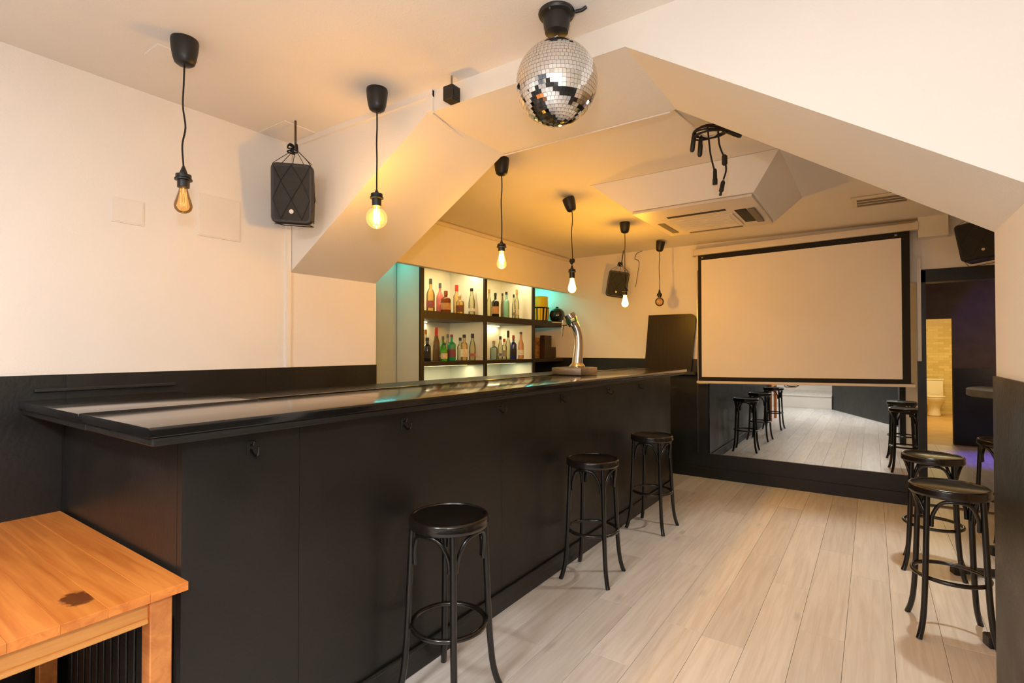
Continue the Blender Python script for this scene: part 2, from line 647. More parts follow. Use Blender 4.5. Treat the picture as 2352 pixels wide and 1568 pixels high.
# lintel above the back bar and an added strip that shapes the bright line at its top
b = BM()
box(b, -3.29, -3.23, 2.318, YB, 2.146, ZC)
box(b, -3.83, -3.29, 2.318, YB, 2.27, 2.31)
struct(obj('lintel', b, M_WALL))
b = BM()
prism(b, [(-3.23, 2.545), (-3.212, 2.552), (-3.205, 2.572), (-3.212, 2.585), (-3.23, 2.585)], 2.32, YB - 0.05, 'Y')
struct(obj('trim_8', b, M_WHITEMET))
# niche walls
b = BM()
box(b, -3.95, -3.80, 2.318, YB, 0, 2.27)
box(b, -3.80, -3.60, 2.318, 3.305, 0, 2.27)
struct(obj('wall_niche', b, mat('dimmed_niche_wall', (206, 210, 198), 0.6, var=0.03)))  # cream wall greyed, the niche's lower light is put into its colour
bx('niche_bead', M_LINER, bpy.data.objects['wall_niche'], -3.60, -3.592, 3.02, 3.04, 0.9, 2.27)

# back wall: dado boards, mirror surround, plinth
t9 = struct(bx('trim_9', M_BLK, None, -3.78, -1.60, YB - 0.010, YB, 0, 1.307))
bx('dado_board', M_BLK, t9, -1.60, -1.488, YB - 0.012, YB, 0.0, 1.03)
bx('dado_board', M_BLK, t9, -1.488, 0.35, YB - 0.02, YB, 0.0, 0.268)
bx('dado_board', M_BLK, t9, 0.335, 0.37, YB - 0.02, YB, 0.0, 1.31)
bx('edge_strip', M_STEEL, t9, -1.606, -1.599, YB - 0.016, YB, 0.27, 2.30)
struct(bx('baseboard_back', M_BLK, None, -1.98, 0.35, YB - 0.03, YB - 0.001, 0, 0.115, 0.002))
t10 = struct(bx('trim_10', M_WALL, None, 0.338, 0.366, YB - 0.018, YB, 1.31, 2.24))
struct(bx('trim_11', M_WALL, None, 0.345, 0.552, YB - 0.12, YB, 2.41, ZC))

# doorway: black jamb, corridor, far wall with the toilet door
b = BM()
box(b, 0.352, 0.40, YB - 0.012, YB + 0.15, 0, 2.127)
box(b, 0.95, 0.995, YB - 0.012, YB + 0.15, 0, 2.127)
box(b, 0.352, 0.995, YB - 0.012, YB + 0.15, 2.02, 2.135)
d1 = struct(obj('door_1', b, M_BLK))
b = BM()
box(b, 0.20, 0.352, YB + 0.14, 10.1, 0, 2.5)
box(b, 2.1, 2.2, YB + 0.14, 10.1, 0, 2.5)
box(b, 0.20, 2.2, YB + 0.14, 10.1, 2.42, 2.5)
box(b, 0.20, 0.60, 10.1, 10.2, 0, 2.5)
box(b, 0.985, 2.2, 10.1, 10.2, 0, 2.5)
box(b, 0.60, 0.985, 10.1, 10.2, 1.875, 2.5)
struct(obj('wall_corridor', b, M_CORR))
struct(bx('trim_12', M_BLK, None, 0.99, 1.42, 10.07, 10.1, 0, 1.13))
# corridor floor boards past the doorway
step = struct(bx('trim_13', M_FLOORBASE, None, 0.36, 0.99, 6.03, 6.06, -0.008, 0.012))
for k in range(9):
    for j in range(3):
        c = first.copy()
        COL.objects.link(c)
        c.location = (0.36 + k * PW, 6.09 + j * PL, 0)

# toilet room
M_WTILE = mat('toilet_wall_tile', (226, 205, 140), 0.3, var=0.05)
nt = M_WTILE.node_tree
br = nt.nodes.new('ShaderNodeTexBrick')
br.inputs['Color1'].default_value = lin(232, 212, 150)
br.inputs['Color2'].default_value = lin(214, 190, 122)
br.inputs['Mortar'].default_value = lin(205, 180, 118)
br.inputs['Scale'].default_value = 6.0
br.inputs['Mortar Size'].default_value = 0.012
br.inputs['Row Height'].default_value = 0.35
br.inputs['Brick Width'].default_value = 1.1
tc = nt.nodes.new('ShaderNodeTexCoord')
sx = nt.nodes.new('ShaderNodeSeparateXYZ')
cx = nt.nodes.new('ShaderNodeCombineXYZ')
ad = nt.nodes.new('ShaderNodeMath')
nt.links.new(tc.outputs['Object'], sx.inputs[0])
nt.links.new(sx.outputs[0], ad.inputs[0])
nt.links.new(sx.outputs[1], ad.inputs[1])
nt.links.new(ad.outputs[0], cx.inputs[0])
nt.links.new(sx.outputs[2], cx.inputs[1])
nt.links.new(cx.outputs[0], br.inputs['Vector'])
nt.links.new(br.outputs[0], nt.nodes['Principled BSDF'].inputs['Base Color'])
M_TFLOOR = mat('toilet_floor_tile', (196, 160, 104), 0.4, var=0.15, vscale=3)
b = BM()
box(b, 0.3, 2.4, 14.75, 14.85, 0, 2.4)
box(b, 0.25, 0.35, 10.2, 14.85, 0, 2.4)
box(b, 2.4, 2.5, 10.2, 14.85, 0, 2.4)
box(b, 0.25, 2.5, 10.2, 14.85, 2.4, 2.5)
struct(obj('wall_toilet', b, M_WTILE))
struct(bx('floor_toilet', M_TFLOOR, None, 0.25, 2.5, 9.95, 14.85, -0.1, 0.0))
lamp('toilet_ceiling_light', 'AREA', (1.2, 12.8, 2.36), 48, (1.0, 0.80, 0.40), 0.8)
lamp('corridor_fill_light', 'POINT', (1.85, 8.6, 1.3), 15.0, (1.0, 0.72, 0.45), 0.1)  # added unseen lamp that lifts the dark corridor walls
lamp('corridor_blue_light', 'SPOT', (1.45, 8.9, 1.0), 26, (0.06, 0.05, 1.0), 0.03, rot=(0, R(6), 0), spot=R(80))
lamp('corridor_blue_wash', 'AREA', (1.2, 9.75, 2.40), 1.6, (0.12, 0.10, 1.0), 0.06, 1.4, (R(-60), 0, R(90)))

tl = thing('toilet', 'white ceramic toilet with tank seen through the corridor door', 'toilet', (1.07, 14.2, 0))
b = BM()
lathe(b, [(0.10, 0.0), (0.115, 0.02), (0.10, 0.12), (0.105, 0.2), (0.15, 0.3), (0.185, 0.37), (0.185, 0.40), (0.15, 0.40)], 24)
for v in b.verts:
    v.co.y = v.co.y * 1.25 - 0.02
obj('bowl', b, M_CERAMIC, tl, 40)
b = BM()
lathe(b, [(0.13, 0.405), (0.19, 0.405), (0.195, 0.415), (0.19, 0.43), (0.0, 0.435)], 24)
for v in b.verts:
    v.co.y = v.co.y * 1.22 - 0.02
obj('seat', b, M_CERAMIC, tl, 40)
bx('tank', M_CERAMIC, tl, -0.18, 0.18, 0.24, 0.42, 0.38, 0.74, 0.02, 3)
bx('tank_lid', M_CERAMIC, tl, -0.19, 0.19, 0.23, 0.43, 0.742, 0.775, 0.01, 2)
bx('pedestal', M_CERAMIC, tl, -0.09, 0.09, 0.0, 0.40, 0.0, 0.38, 0.02, 2)

# ------------------------------------------------------------------ the bar
bar = thing('bar_counter', 'long black painted bar front running down the left side of the room', 'bar', (0, 0, 0))
YN, YF = 0.70, 5.187
seams = [YN, 1.081, 2.30, 3.52, 4.74, YF]
for a, c in zip(seams, seams[1:]):
    bx('front_panel', M_BLKBAR, bar, XB - 0.03, XB, a + 0.0008, c - 0.0008, 0.0, 1.164)
bx('kick_board', M_BLKEDGE, bar, XB, XB + 0.014, YN, YF, 0.0, 0.098, 0.003)
b = BM()
tube(b, [(XB + 0.010, YN, 0.102), (XB + 0.010, YF, 0.102)], 0.008, 8)
obj('kick_moulding', b, M_BLKEDGE, bar, 50)
bx('end_panel', M_BLKBAR, bar, XL + 0.014, XB - 0.0305, YN, YN + 0.025, 0.0, 1.164)
bx('far_end_panel', M_BLKBAR, bar, -2.0, XB - 0.0305, YF - 0.025, YF, 0.0, 1.164)
for k in range(14):
    xx = -2.62 + 0.066 * k
    bx('end_slat', M_BLKEDGE, bar, xx, xx + 0.05, YN - 0.008, YN, 0.10, 0.62, 0.003)
bx('inner_panel', M_BLKBAR, bar, -2.02, -2.0, 1.12, YF - 0.03, 0.0, 1.164)

top = thing('bar_worktop', 'glossy black bar worktop with stepped edge moulding', 'countertop', (0, 0, 0))
bx('main_slab', M_BLKTOP, top, -2.025, -1.505, 0.555, 5.195, 1.192, 1.22, 0.004, 2)
bx('end_slab', M_BLKTOP, top, XL + 0.014, -2.029, 0.555, 1.11, 1.190, 1.2185, 0.003, 2)
bx('edge_moulding', M_BLKEDGE, top, -2.0, -1.515, 0.566, 5.19, 1.168, 1.192, 0.004)
bx('lower_edge_moulding', M_BLKEDGE, top, XL + 0.02, -1.565, 0.61, 5.188, 1.1645, 1.190, 0.003)
bx('end_edge_moulding', M_BLKEDGE, top, XL + 0.02, -2.0, 0.566, 0.61, 1.166, 1.190, 0.003)
bx('rear_lip', M_BLKTOP, top, -2.034, -2.005, 1.13, 5.19, 1.2202, 1.224, 0.001)
for ya in (1.416, 3.3):
    bx('slab_joint', M_BLKEDGE, top, -2.02, -1.5045, ya, ya + 0.002, 1.20, 1.2202)

fp = thing('bar_flap', 'dark bronze counter flap folded up against the back wall', 'counter flap', (0, 5.905, 1.185), (R(-1), 0, 0))
b = BM()
pts = [(-2.205, 0.0), (-1.665, 0.0), (-1.615, 0.55)]
for k in range(7):
    a = R(90 * k / 6)
    pts.append((-1.68 + 0.065 * math.cos(a), 0.565 + 0.065 * math.sin(a)))
pts.append((-2.155, 0.63))
prism(b, pts, 0.0, 0.032, 'Y')
obj('panel', b, M_FLAP, fp)
bx('edge_band', M_BLKEDGE, fp, -2.20, -1.67, -0.006, 0.034, -0.018, 0.0)
bx('hinge_ledge', M_BLKEDGE, fp, -2.20, -1.62, -0.05, 0.034, -0.055, -0.018, 0.003)

# purse hooks under the counter edge
hk = None
HL = ['nearest coat hook on the bar front, left of the panel seam', 'second coat hook from the near end of the bar front',
      'third coat hook from the near end of the bar front', 'coat hook on the bar front above the middle stool',
      'second last coat hook on the bar front', 'coat hook nearest the far end of the bar front']
for i, yy in enumerate((0.904, 1.574, 2.274, 2.966, 3.677, 4.336)):
    if hk is None:
        hk = thing('coat_hook', HL[0], 'hook', (XB, yy, 1.092), group='hooks under the bar edge')
        b = BM()
        box(b, 0.0, 0.004, -0.012, 0.012, -0.02, 0.03, 0.001)
        obj('plate', b, M_BLKEDGE, hk)
        b = BM()
        tube(b, smoothpts([(0.003, 0, 0.0), (0.022, 0, -0.016), (0.045, 0, -0.012), (0.052, 0, 0.016)], 5), 0.004, 8)
        obj('hook', b, M_HOOK, hk, 60)
        b = BM()
        tube(b, smoothpts([(0.003, 0, 0.015), (0.018, 0, 0.016), (0.024, 0, 0.03)], 4), 0.0035, 8)
        obj('upper_hook', b, M_HOOK, hk, 60)
    else:
        dup(hk, (XB, yy, 1.092), (0, 0, 0), HL[i])

# ------------------------------------------------------------------ bentwood stools


def make_stool():
    t = thing('bar_stool', '', 'stool', group='black bentwood bar stools')
    ZS = 0.735
    b = BM()
    lathe(b, [(0.0, ZS - 0.034), (0.155, ZS - 0.034), (0.157, ZS - 0.004), (0.150, ZS - 0.007), (0.0, ZS - 0.009)], 40)
    obj('seat', b, M_STOOL, t, 35)
    b = BM()
    lathe(b, [(0.150, ZS - 0.006), (0.152, ZS - 0.001), (0.157, ZS), (0.163, ZS - 0.004), (0.165, ZS - 0.012), (0.163, ZS - 0.020), (0.166, ZS - 0.028), (0.165, ZS - 0.040), (0.158, ZS - 0.046), (0.150, ZS - 0.046)], 40, close=False)
    obj('seat_rim', b, M_STOOLW, t, 50)
    legs = []
    for sx, sy in ((1, 1), (1, -1), (-1, -1), (-1, 1)):
        prof = [(0.106, ZS - 0.042), (0.109, 0.60), (0.114, 0.44), (0.119, 0.29), (0.125, 0.17), (0.132, 0.09), (0.142, 0.035), (0.152, 0.0)]
        legs.append([(sx * a, sy * a, z) for a, z in prof])
        b = BM()
        P = smoothpts(legs[-1], 4)
        n = len(P)
        tube(b, P, [0.0135] * (n - 1) + [0.0135], 10)
        obj('leg', b, M_STOOL, t, 60)
    b = BM()
    rr = 0.152
    tube(b, [(rr * math.cos(2 * math.pi * k / 40), rr * math.sin(2 * math.pi * k / 40), 0.29) for k in range(40)], 0.0105, 8, closed=True)
    obj('foot_ring', b, M_STOOLW, t, 60)
    for k in range(4):
        p, q = legs[k], legs[(k + 1) % 4]
        pa = Vector((p[1][0] * 0.99, p[1][1] * 0.985, 0.545))
        qa = Vector((q[1][0] * 0.99, q[1][1] * 0.985, 0.545))
        mid = (pa + qa) / 2
        out = Vector((mid.x, mid.y, 0)).normalized() * 0.036
        d = (qa - pa)
        u = d.normalized()
        pts = [pa + u * 0.018, pa + u * 0.022 + Vector((0, 0, 0.06)) + out * 0.2, pa + d * 0.24 + Vector((0, 0, 0.122)) + out * 0.7,
               mid + Vector((0, 0, 0.137)) + out, qa - d * 0.24 + Vector((0, 0, 0.122)) + out * 0.7, qa - u * 0.022 + Vector((0, 0, 0.06)) + out * 0.2, qa - u * 0.018]
        b = BM()
        tube(b, smoothpts(pts, 5), 0.0088, 8)
        obj('arch_brace', b, M_STOOL, t, 60)
    return t


stool = make_stool()
SP = [((-1.452, 1.63), 3, 'black bentwood stool nearest the camera, alone in front of the bar'),
      ((-1.455, 2.985), 5, 'middle of the three black bentwood stools along the bar'),
      ((-1.457, 4.06), -3, 'black bentwood stool by the far end of the bar'),
      ((0.312, 3.41), 6, 'nearer black bentwood stool beside the right pier'),
      ((0.315, 4.33), -4, 'black bentwood stool behind another on the right, before the mirror end'),
      ((0.82, 5.33), 20, 'black bentwood stool near the doorway, mostly hidden by the pier')]
for i, ((x, y), a, lab) in enumerate(SP):
    if i == 0:
        stool.location = (x, y, 0)
        stool.rotation_euler = (0, 0, R(a))
        stool['label'] = lab
    else:
        dup(stool, (x, y, 0), (0, 0, R(a)), lab)

# high tables beside the pier
ht = thing('high_table', 'tall round dark grey table before the doorway, its top peeking past the right pier', 'table', (0.83, 4.45, 0), group='tall tables on the right')
b = BM()
lathe(b, [(0.0, 1.118), (0.322, 1.118), (0.33, 1.124), (0.33, 1.162), (0.322, 1.168), (0.0, 1.168)], 48)
obj('table_top', b, M_TABLETOP2, ht, 40)
for k in range(4):
    a = math.atan2(-0.15, -0.41) + k * math.pi / 2
    Mr = Matrix.Rotation(a, 4, 'Z')
    b = BM()
    vs = box(b, 0.03, 0.40, -0.02, 0.02, 0.012, 0.045, 0.0)
    bmesh.ops.transform(b, matrix=Mr, verts=b.verts[:])
    obj('base_arm', b, M_PLASTIC, ht)
    b = BM()
    box(b, 0.395, 0.455, -0.03, 0.03, 0.0, 0.058, 0.006)
    bmesh.ops.transform(b, matrix=Mr, verts=b.verts[:])
    obj('foot_block', b, M_PLASTIC, ht)
b = BM()
tube(b, [(0, 0, 0.012), (0, 0, 1.117)], 0.034, 14)
obj('post', b, M_PLASTIC, ht, 60)
dup(ht, (0.862, 3.50, 0), (0, 0, 0), 'tall table hidden by the right pier, only its foot block showing')

# ------------------------------------------------------------------ pine table
TZ = 0.765
tb = thing('pine_table', 'orange pine table with a dark burn mark, pushed against bar end and wall', 'table', (0, 0, 0))
NY = 8
y0, y1 = -0.06, 0.687
w = (y1 - y0) / NY
for k in range(NY):
    ya = y0 + k * w
    yc = ya + w / 2
    b = BM()
    box(b, -2.705 + 1.72, -1.588 + 1.72, -w / 2 + 0.0002, w / 2 - 0.0002, -0.024, 0, 0.0007)
    burnt = k == 5
    if burnt:
        yc0 = yc
    obj('top_board', b, M_PINES if burnt else M_PINE, tb, loc=(-1.72, yc, TZ))
for xx in (-2.66, -1.675):
    for yy in (-0.02, 0.605):
        bx('leg', M_PINELEG, tb, xx, xx + 0.055, yy, yy + 0.055, 0.0, TZ - 0.025, 0.003)
ap = bx('apron', M_PINEY, tb, -1.650, -1.632, 0.035, 0.605, 0.668, TZ - 0.025, 0.002)
bx('apron_bead', M_PINEY, ap, -1.633, -1.626, 0.036, 0.604, 0.670, 0.685, 0.003)
bx('apron', M_PINEY, tb, -2.645, -2.627, 0.035, 0.605, 0.668, TZ - 0.025, 0.002)
bx('apron', M_PINELEG, tb, -2.605, -1.675, 0.622, 0.640, 0.668, TZ - 0.025, 0.002)
bx('apron', M_PINELEG, tb, -2.605, -1.675, -0.005, 0.013, 0.668, TZ - 0.025, 0.002)

# ------------------------------------------------------------------ pendant lamps


def pendant(x, y, zs, kind, state, label, cone=(0, 0), kink=0.0, power=1.0):
    """zs = canopy bottom, socket top, socket ring, bulb top, bulb bottom (heights)"""
    t = thing('pendant_lamp', label, 'lamp', (x, y, 0), group='pendant bulbs over the bar')
    cb, s0, s1, b0, b1 = zs
    b = BM()
    h = ZC - cb
    lathe(b, [(0.046, h), (0.0475, h * 0.9), (0.045, h * 0.6), (0.040, h * 0.28), (0.034, h * 0.08), (0.024, 0.0), (0.006, -0.004)], 28)
    can = obj('canopy', b, M_PLASTIC, t, 50, loc=(0, 0, cb))
    can.rotation_euler = (R(cone[0]), R(cone[1]), 0)
    if cone != (0, 0):
        can.location.z = cb - 0.012
    b = BM()
    n = 5
    pts = [(0, 0, cb)]
    for k in range(1, n):
        pts.append((kink * math.sin(k * 1.9) * 0.012, kink * math.cos(k * 2.3) * 0.010, cb + (s0 - cb) * k / n))
    pts.append((0, 0, s0))
    tube(b, smoothpts(pts, 5), 0.0033, 8)
    obj('cord', b, M_CORD, t, 60)
    b = BM()
    hs = s0 - b0
    lathe(b, [(0.004, s0 + 0.004), (0.009, s0 - 0.01), (0.015, s1 + 0.006), (0.026, s1 + 0.004), (0.0265, s1 - 0.008), (0.021, s1 - 0.010), (0.0205, b0 - 0.003), (0.012, b0 - 0.003)], 24)
    so = obj('socket', b, M_PLASTIC, t, 40)
    b = BM()
    lathe(b, [(0.027, s1 - 0.010), (0.030, s1 - 0.012), (0.030, s1 - 0.017), (0.021, s1 - 0.019)], 24, close=False)
    obj('socket_ring', b, M_PLASTIC, so, 40)
    H = b0 - b1
    b = BM()
    if kind == 'globe':
        r = 0.0475
        zc = b1 + r
        prof = [(0.014, b0), (0.015, b0 - 0.012)]
        a0 = math.asin(0.3)
        for k in range(1, 15):
            a = math.pi / 2 - 0.33 - (math.pi - 0.33) * k / 14
            prof.append((max(0.0, r * math.cos(a)) if k < 14 else 0.0, zc + r * math.sin(a)))
    else:
        prof = [(0.0135, b0), (0.0145, b0 - H * 0.1), (0.018, b0 - H * 0.25), (0.024, b0 - H * 0.45), (0.030, b0 - H * 0.66),
                (0.0305, b0 - H * 0.76), (0.027, b0 - H * 0.87), (0.019, b0 - H * 0.95), (0.009, b0 - H * 0.99), (0.0, b1)]
    lathe(b, prof, 28, close=False)
    obj('bulb', b, {'lit': M_BULB_LIT, 'hot': M_BULB_HOT, 'low': M_BULB_LIT_LOW, 'off': M_BULB_OFF}[state], t, 80)
    b = BM()
    zb = b1 + H * 0.25
    zt = b0 - H * 0.22
    pts = []
    for k in range(9):
        a = 2 * math.pi * k / 8
        pts.append((0.010 * math.cos(a), 0.010 * math.sin(a), zt if k % 2 else zb))
    tube(b, pts, 0.0042 if state in ('lit', 'hot') else 0.0012, 5)
    tube(b, [(0, 0, b0 - 0.005), (0, 0, zt - 0.004)], 0.003, 6)
    obj('filament', b, {'lit': M_FIL, 'hot': M_FIL, 'low': M_FIL_LOW, 'off': M_FILOFF}[state], t)
    if state in ('lit', 'hot'):
        lamp('bulb_light', 'POINT', (0, 0, (b0 + b1) / 2), BULB * power, BULB_C, 0.025, parent=t)
    return t


pendant(-2.13, 0.891, (2.494, 2.106, 2.073, 2.032, 1.931), 'pear', 'low', 'faintly glowing amber pear bulb pendant in front of the left wall', kink=1.0)
pendant(-1.825, 1.559, (2.491, 2.133, 2.113, 2.064, 1.96), 'globe', 'lit', 'lit round globe bulb pendant beside the left speaker', kink=0.2, power=0.7)
pendant(-1.862, 2.567, (2.488, 2.083, 2.059, 2.021, 1.909), 'pear', 'lit', 'lit pear bulb pendant in front of the bottle shelves, nearest of the far four', kink=0.4, power=0.55)
p4 = pendant(-1.88, 3.51, (2.486, 2.056, 2.023, 1.963, 1.849), 'pear', 'hot', 'lit bulb pendant with tilted canopy and knotted cord above the beer tap', cone=(8, -14), kink=0.5, power=1.2)
b = BM()
bmesh.ops.create_icosphere(b, subdivisions=2, radius=0.022)
for v in b.verts:
    v.co *= 1 + 0.25 * math.sin(v.co.x * 300 + v.co.z * 190)
obj('cord_knot', b, M_CORD, p4, 60, loc=(0, 0, 2.09))
pendant(-1.87, 4.52, (2.492, 2.007, 1.967, 1.919, 1.806), 'pear', 'hot', 'lit pear bulb pendant in front of the hanging back wall speaker', kink=0.2, power=2.5)
pendant(-1.875, 5.48, (2.482, 2.058, 2.011, 1.978, 1.879), 'globe', 'off', 'unlit round globe bulb pendant above the raised flap', cone=(3, 10), kink=0.3)

# ------------------------------------------------------------------ disco ball
BX, BY, BZ, BR = -0.892, 1.555, 2.340, 0.140
db = thing('disco_ball', 'mirrored disco ball hanging from a black ceiling motor', 'disco ball', (BX, BY, BZ))
b = BM()
bmesh.ops.create_uvsphere(b, u_segments=40, v_segments=24, radius=BR - 0.0022)
obj('core', b, M_BALLCORE, db, 60)
TS = 0.0132
tile = BM()
box(tile, -TS / 2 * 0.95, TS / 2 * 0.95, -TS / 2 * 0.95, TS / 2 * 0.95, -0.0012, 0.0008)
tiles = []
nr = int(round(math.pi * BR / TS))
vdir = Vector((0 - BX, 0 - BY, 1.42 - BZ)).normalized()
for i in range(nr):
    th = math.pi * (i + 0.5) / nr
    m = max(3, int(round(2 * math.pi * BR * math.sin(th) / TS)))
    for k in range(m):
        ph = 2 * math.pi * (k + 0.25 * (i % 3)) / m
        n = Vector((math.sin(th) * math.cos(ph), math.sin(th) * math.sin(ph), math.cos(th)))
        e = Vector((-math.sin(ph), math.cos(ph), 0))
        s = n.cross(e)
        jt = Matrix.Rotation(rnd.gauss(0, 0.012), 3, e) @ Matrix.Rotation(rnd.gauss(0, 0.012), 3, s)
        Mx = Matrix((jt @ e, jt @ s, jt @ n)).transposed().to_4x4()
        Mx.translation = n * BR
        tiles.append((n.dot(vdir), Mx))
tiles.sort(key=lambda q: -q[0])
t0 = obj('mirror_tile', tile, M_TILE, db)
t0.matrix_local = tiles[0][1]
for q, Mx in tiles[1:300]:
    c = t0.copy()
    COL.objects.link(c)
    c.parent = db
    c.matrix_local = Mx
b = BM()
for q, Mx in tiles[300:]:
    n0 = len(b.verts)
    vs = box(b, -TS / 2 * 0.95, TS / 2 * 0.95, -TS / 2 * 0.95, TS / 2 * 0.95, -0.0012, 0.0008)
    bmesh.ops.transform(b, matrix=Mx, verts=vs)
ot = obj('mirror_tiles', b, M_TILE, db)
ot['kind'] = 'stuff'
b = BM()
zt = ZC - BZ
lathe(b, [(0.062, zt), (0.064, zt - 0.006), (0.060, zt - 0.014), (0.048, zt - 0.018), (0.045, zt - 0.05), (0.040, zt - 0.072), (0.030, zt - 0.078), (0.0, zt - 0.079)], 32)
mo = obj('motor', b, M_PLASTIC, db, 40)
for a in (35, 155, 275):
    b = BM()
    lathe(b, [(0.0, zt - 0.019), (0.004, zt - 0.019), (0.004, zt - 0.013)], 10, 0.054 * math.cos(R(a)), 0.054 * math.sin(R(a)))
    obj('screw', b, M_STEEL, mo)
b = BM()
tube(b, smoothpts([(0.062, 0.02, zt - 0.01), (0.085, 0.028, zt - 0.008), (0.10, 0.03, zt - 0.001)], 4), 0.006, 8)
obj('power_lead', b, M_PLASTIC, mo, 60)
b = BM()
for k in range(3):
    zz = BR + 0.004 + 0.011 * k
    pts = [((0.005 * math.cos(2 * math.pi * j / 10)) * (1 if k % 2 else 0), (0.005 * math.cos(2 * math.pi * j / 10)) * (0 if k % 2 else 1), zz + 0.008 * math.sin(2 * math.pi * j / 10)) for j in range(10)]
    tube(b, pts, 0.0014, 5, closed=True)
obj('hanging_chain', b, M_STEEL, db, 60)
b = BM()
lathe(b, [(0.020, BR - 0.004), (0.019, BR + 0.002), (0.0, BR + 0.004)], 16)
obj('top_cap', b, M_STEEL, db, 40)

# ------------------------------------------------------------------ small black sensor box by the beam
sb = thing('sensor_box', 'small black box fixed to the ceiling beside the beam', 'sensor', (-1.470, 1.662, 2.478))
bx('housing', M_PLASTIC, sb, -0.027, 0.027, -0.027, 0.027, 0.0, 0.062, 0.003)
bx('front_face', M_DARK, sb, 0.0275, 0.029, -0.018, 0.018, 0.01, 0.05, 0.0005)
b = BM()
tube(b, [(0, 0, 0.06), (0, 0, ZC - 2.478)], 0.004, 8)
obj('bracket', b, M_STEEL, sb)

# ------------------------------------------------------------------ hanging loudspeakers in nets


def rrect(w, h, r, n=5):
    out = []
    for cx_, cy_, a0 in ((w / 2 - r, h / 2 - r, 0), (-w / 2 + r, h / 2 - r, 90), (-w / 2 + r, -h / 2 + r, 180), (w / 2 - r, -h / 2 + r, 270)):
        for k in range(n):
            a = R(a0 + 90 * k / (n - 1))
            out.append((cx_ + r * math.cos(a), cy_ + r * math.sin(a)))
    return out


def speaker(loc, rot, size, label, rodlen, sway=(0, 0)):
    w, d, h = size
    t = thing('loudspeaker', label, 'speaker', loc, rot, group='netted hanging loudspeakers')
    # local: front faces -y
    b = BM()
    A, Bk = rrect(w, h, 0.03), rrect(w * 0.74, h * 0.9, 0.03)
    loops = []
    for pts_, yy in ((rrect(w - 0.012, h - 0.012, 0.026), -d / 2), (A, -d / 2 + 0.008), (A, -d / 2 + 0.035), (Bk, d / 2 - 0.01), (rrect(w * 0.7, h * 0.86, 0.03), d / 2)):
        loops.append([b.verts.new((px, yy, pz_)) for px, pz_ in pts_])
    for l0, l1 in zip(loops, loops[1:]):
        for k in range(len(l0)):
            j = (k + 1) % len(l0)
            b.faces.new((l0[k], l0[j], l1[j], l1[k]))
    b.faces.new(loops[0])
    b.faces.new(loops[-1][::-1])
    obj('cabinet', b, M_SPKBODY, t, 40)
    b = BM()
    prism(b, rrect(w - 0.035, h - 0.035, 0.02), -d / 2 - 0.003, -d / 2 + 0.002, 'Y')
    gr = obj('grille', b, M_GRILLE, t)
    b = BM()
    lathe(b, [(0.011, 0.0), (0.011, 0.003), (0.0, 0.004)], 16)
    bd = obj('badge', b, M_BADGE, gr, 40, loc=(0, -d / 2 - 0.003, -h * 0.30))
    bd.rotation_euler = (R(90), 0, 0)
    # net: diamond cords over front and sides gathered to a knot
    b = BM()
    top = Vector((0, 0, h / 2 + 0.085))
    fx = [-w / 2 + 0.012, -w / 4, 0, w / 4, w / 2 - 0.012]
    yf = -d / 2 - 0.005
    for k, xx in enumerate(fx):
        tube(b, [top, (xx, yf * 0.6, h / 2 + 0.004), (xx, yf, h / 2 - 0.01)], 0.0016, 5)
    rows = [h / 2 - 0.01, h * 0.2, -h * 0.1, -h / 2 + 0.02]
    for r_ in range(3):
        for k in range(5):
            off = 0 if r_ % 2 == 0 else 1
            a = Vector((fx[k], yf, rows[r_]))
            for dk in (-1, 1):
                j = k + dk
                if 0 <= j < 5 and (k + off) % 2 == 0:
                    tube(b, [a, (fx[j], yf, rows[r_ + 1])], 0.0014, 5)
    for s in (1,):
        tube(b, smoothpts([top, (s * w * 0.36, d * 0.1, h / 2 + 0.004), (s * (w * 0.46), 0, h * 0.1), (s * w * 0.44, d * 0.05, -h / 2 + 0.01)], 4), 0.0022, 5)
        tube(b, [(s * (w / 2 - 0.004), yf * 0.95, h * 0.2), (s * (w * 0.455), d * 0.2, -h * 0.05), (s * (w / 2 - 0.004), yf * 0.95, -h * 0.28)], 0.0016, 5)
    tube(b, [(-w / 2 + 0.02, yf * 0.85, -h / 2 - 0.002), (w / 2 - 0.02, yf * 0.85, -h / 2 - 0.002), (w * 0.36, d / 2, -h / 2 - 0.002), (-w * 0.36, d / 2, -h / 2 - 0.002)], 0.0025, 5, closed=True)
    obj('net', b, M_NET, t, 60)
    b = BM()
    rr = random.Random(3)
    pts = [top + Vector((rr.uniform(-0.045, 0.02), rr.uniform(-0.02, 0.02), rr.uniform(-0.03, 0.025))) for _ in range(14)]
    tube(b, smoothpts(pts, 4), 0.004, 6)
    obj('net_knot', b, M_NET, t, 60)
    b = BM()
    tube(b, [top - Vector((0, 0, 0.01)), top + Vector((sway[0], sway[1], rodlen))], 0.0055, 8)
    obj('hanger', b, M_BROWNCORD, t, 60)
    return t


speaker((-2.470, 1.57, 2.222), (R(9), R(2.0), R(43)), (0.205, 0.15, 0.30), 'netted black loudspeaker with round badge in the left corner by the beam', 0.14)
speaker((-2.47, 5.76, 2.19), (R(8), R(10), R(20)), (0.24, 0.2, 0.30), 'netted black loudspeaker hanging high on the back wall above the tap', 0.16)
speaker((0.735, 5.62, 2.285), (R(-8), R(-9), R(-8)), (0.29, 0.22, 0.31), 'black loudspeaker hanging above the dark doorway', 0.07)
b = BM()
tube(b, smoothpts([(-2.24, 5.94, 2.585), (-2.31, 5.94, 2.56), (-2.33, 5.94, 2.50), (-2.28, 5.94, 2.46), (-2.30, 5.94, 2.3), (-2.32, 5.93, 2.16)], 5), 0.003, 6)
tag(obj('speaker_cable', b, M_BROWNCORD, None, 60), 'thin cable running down the back wall beside the speaker', 'cable')

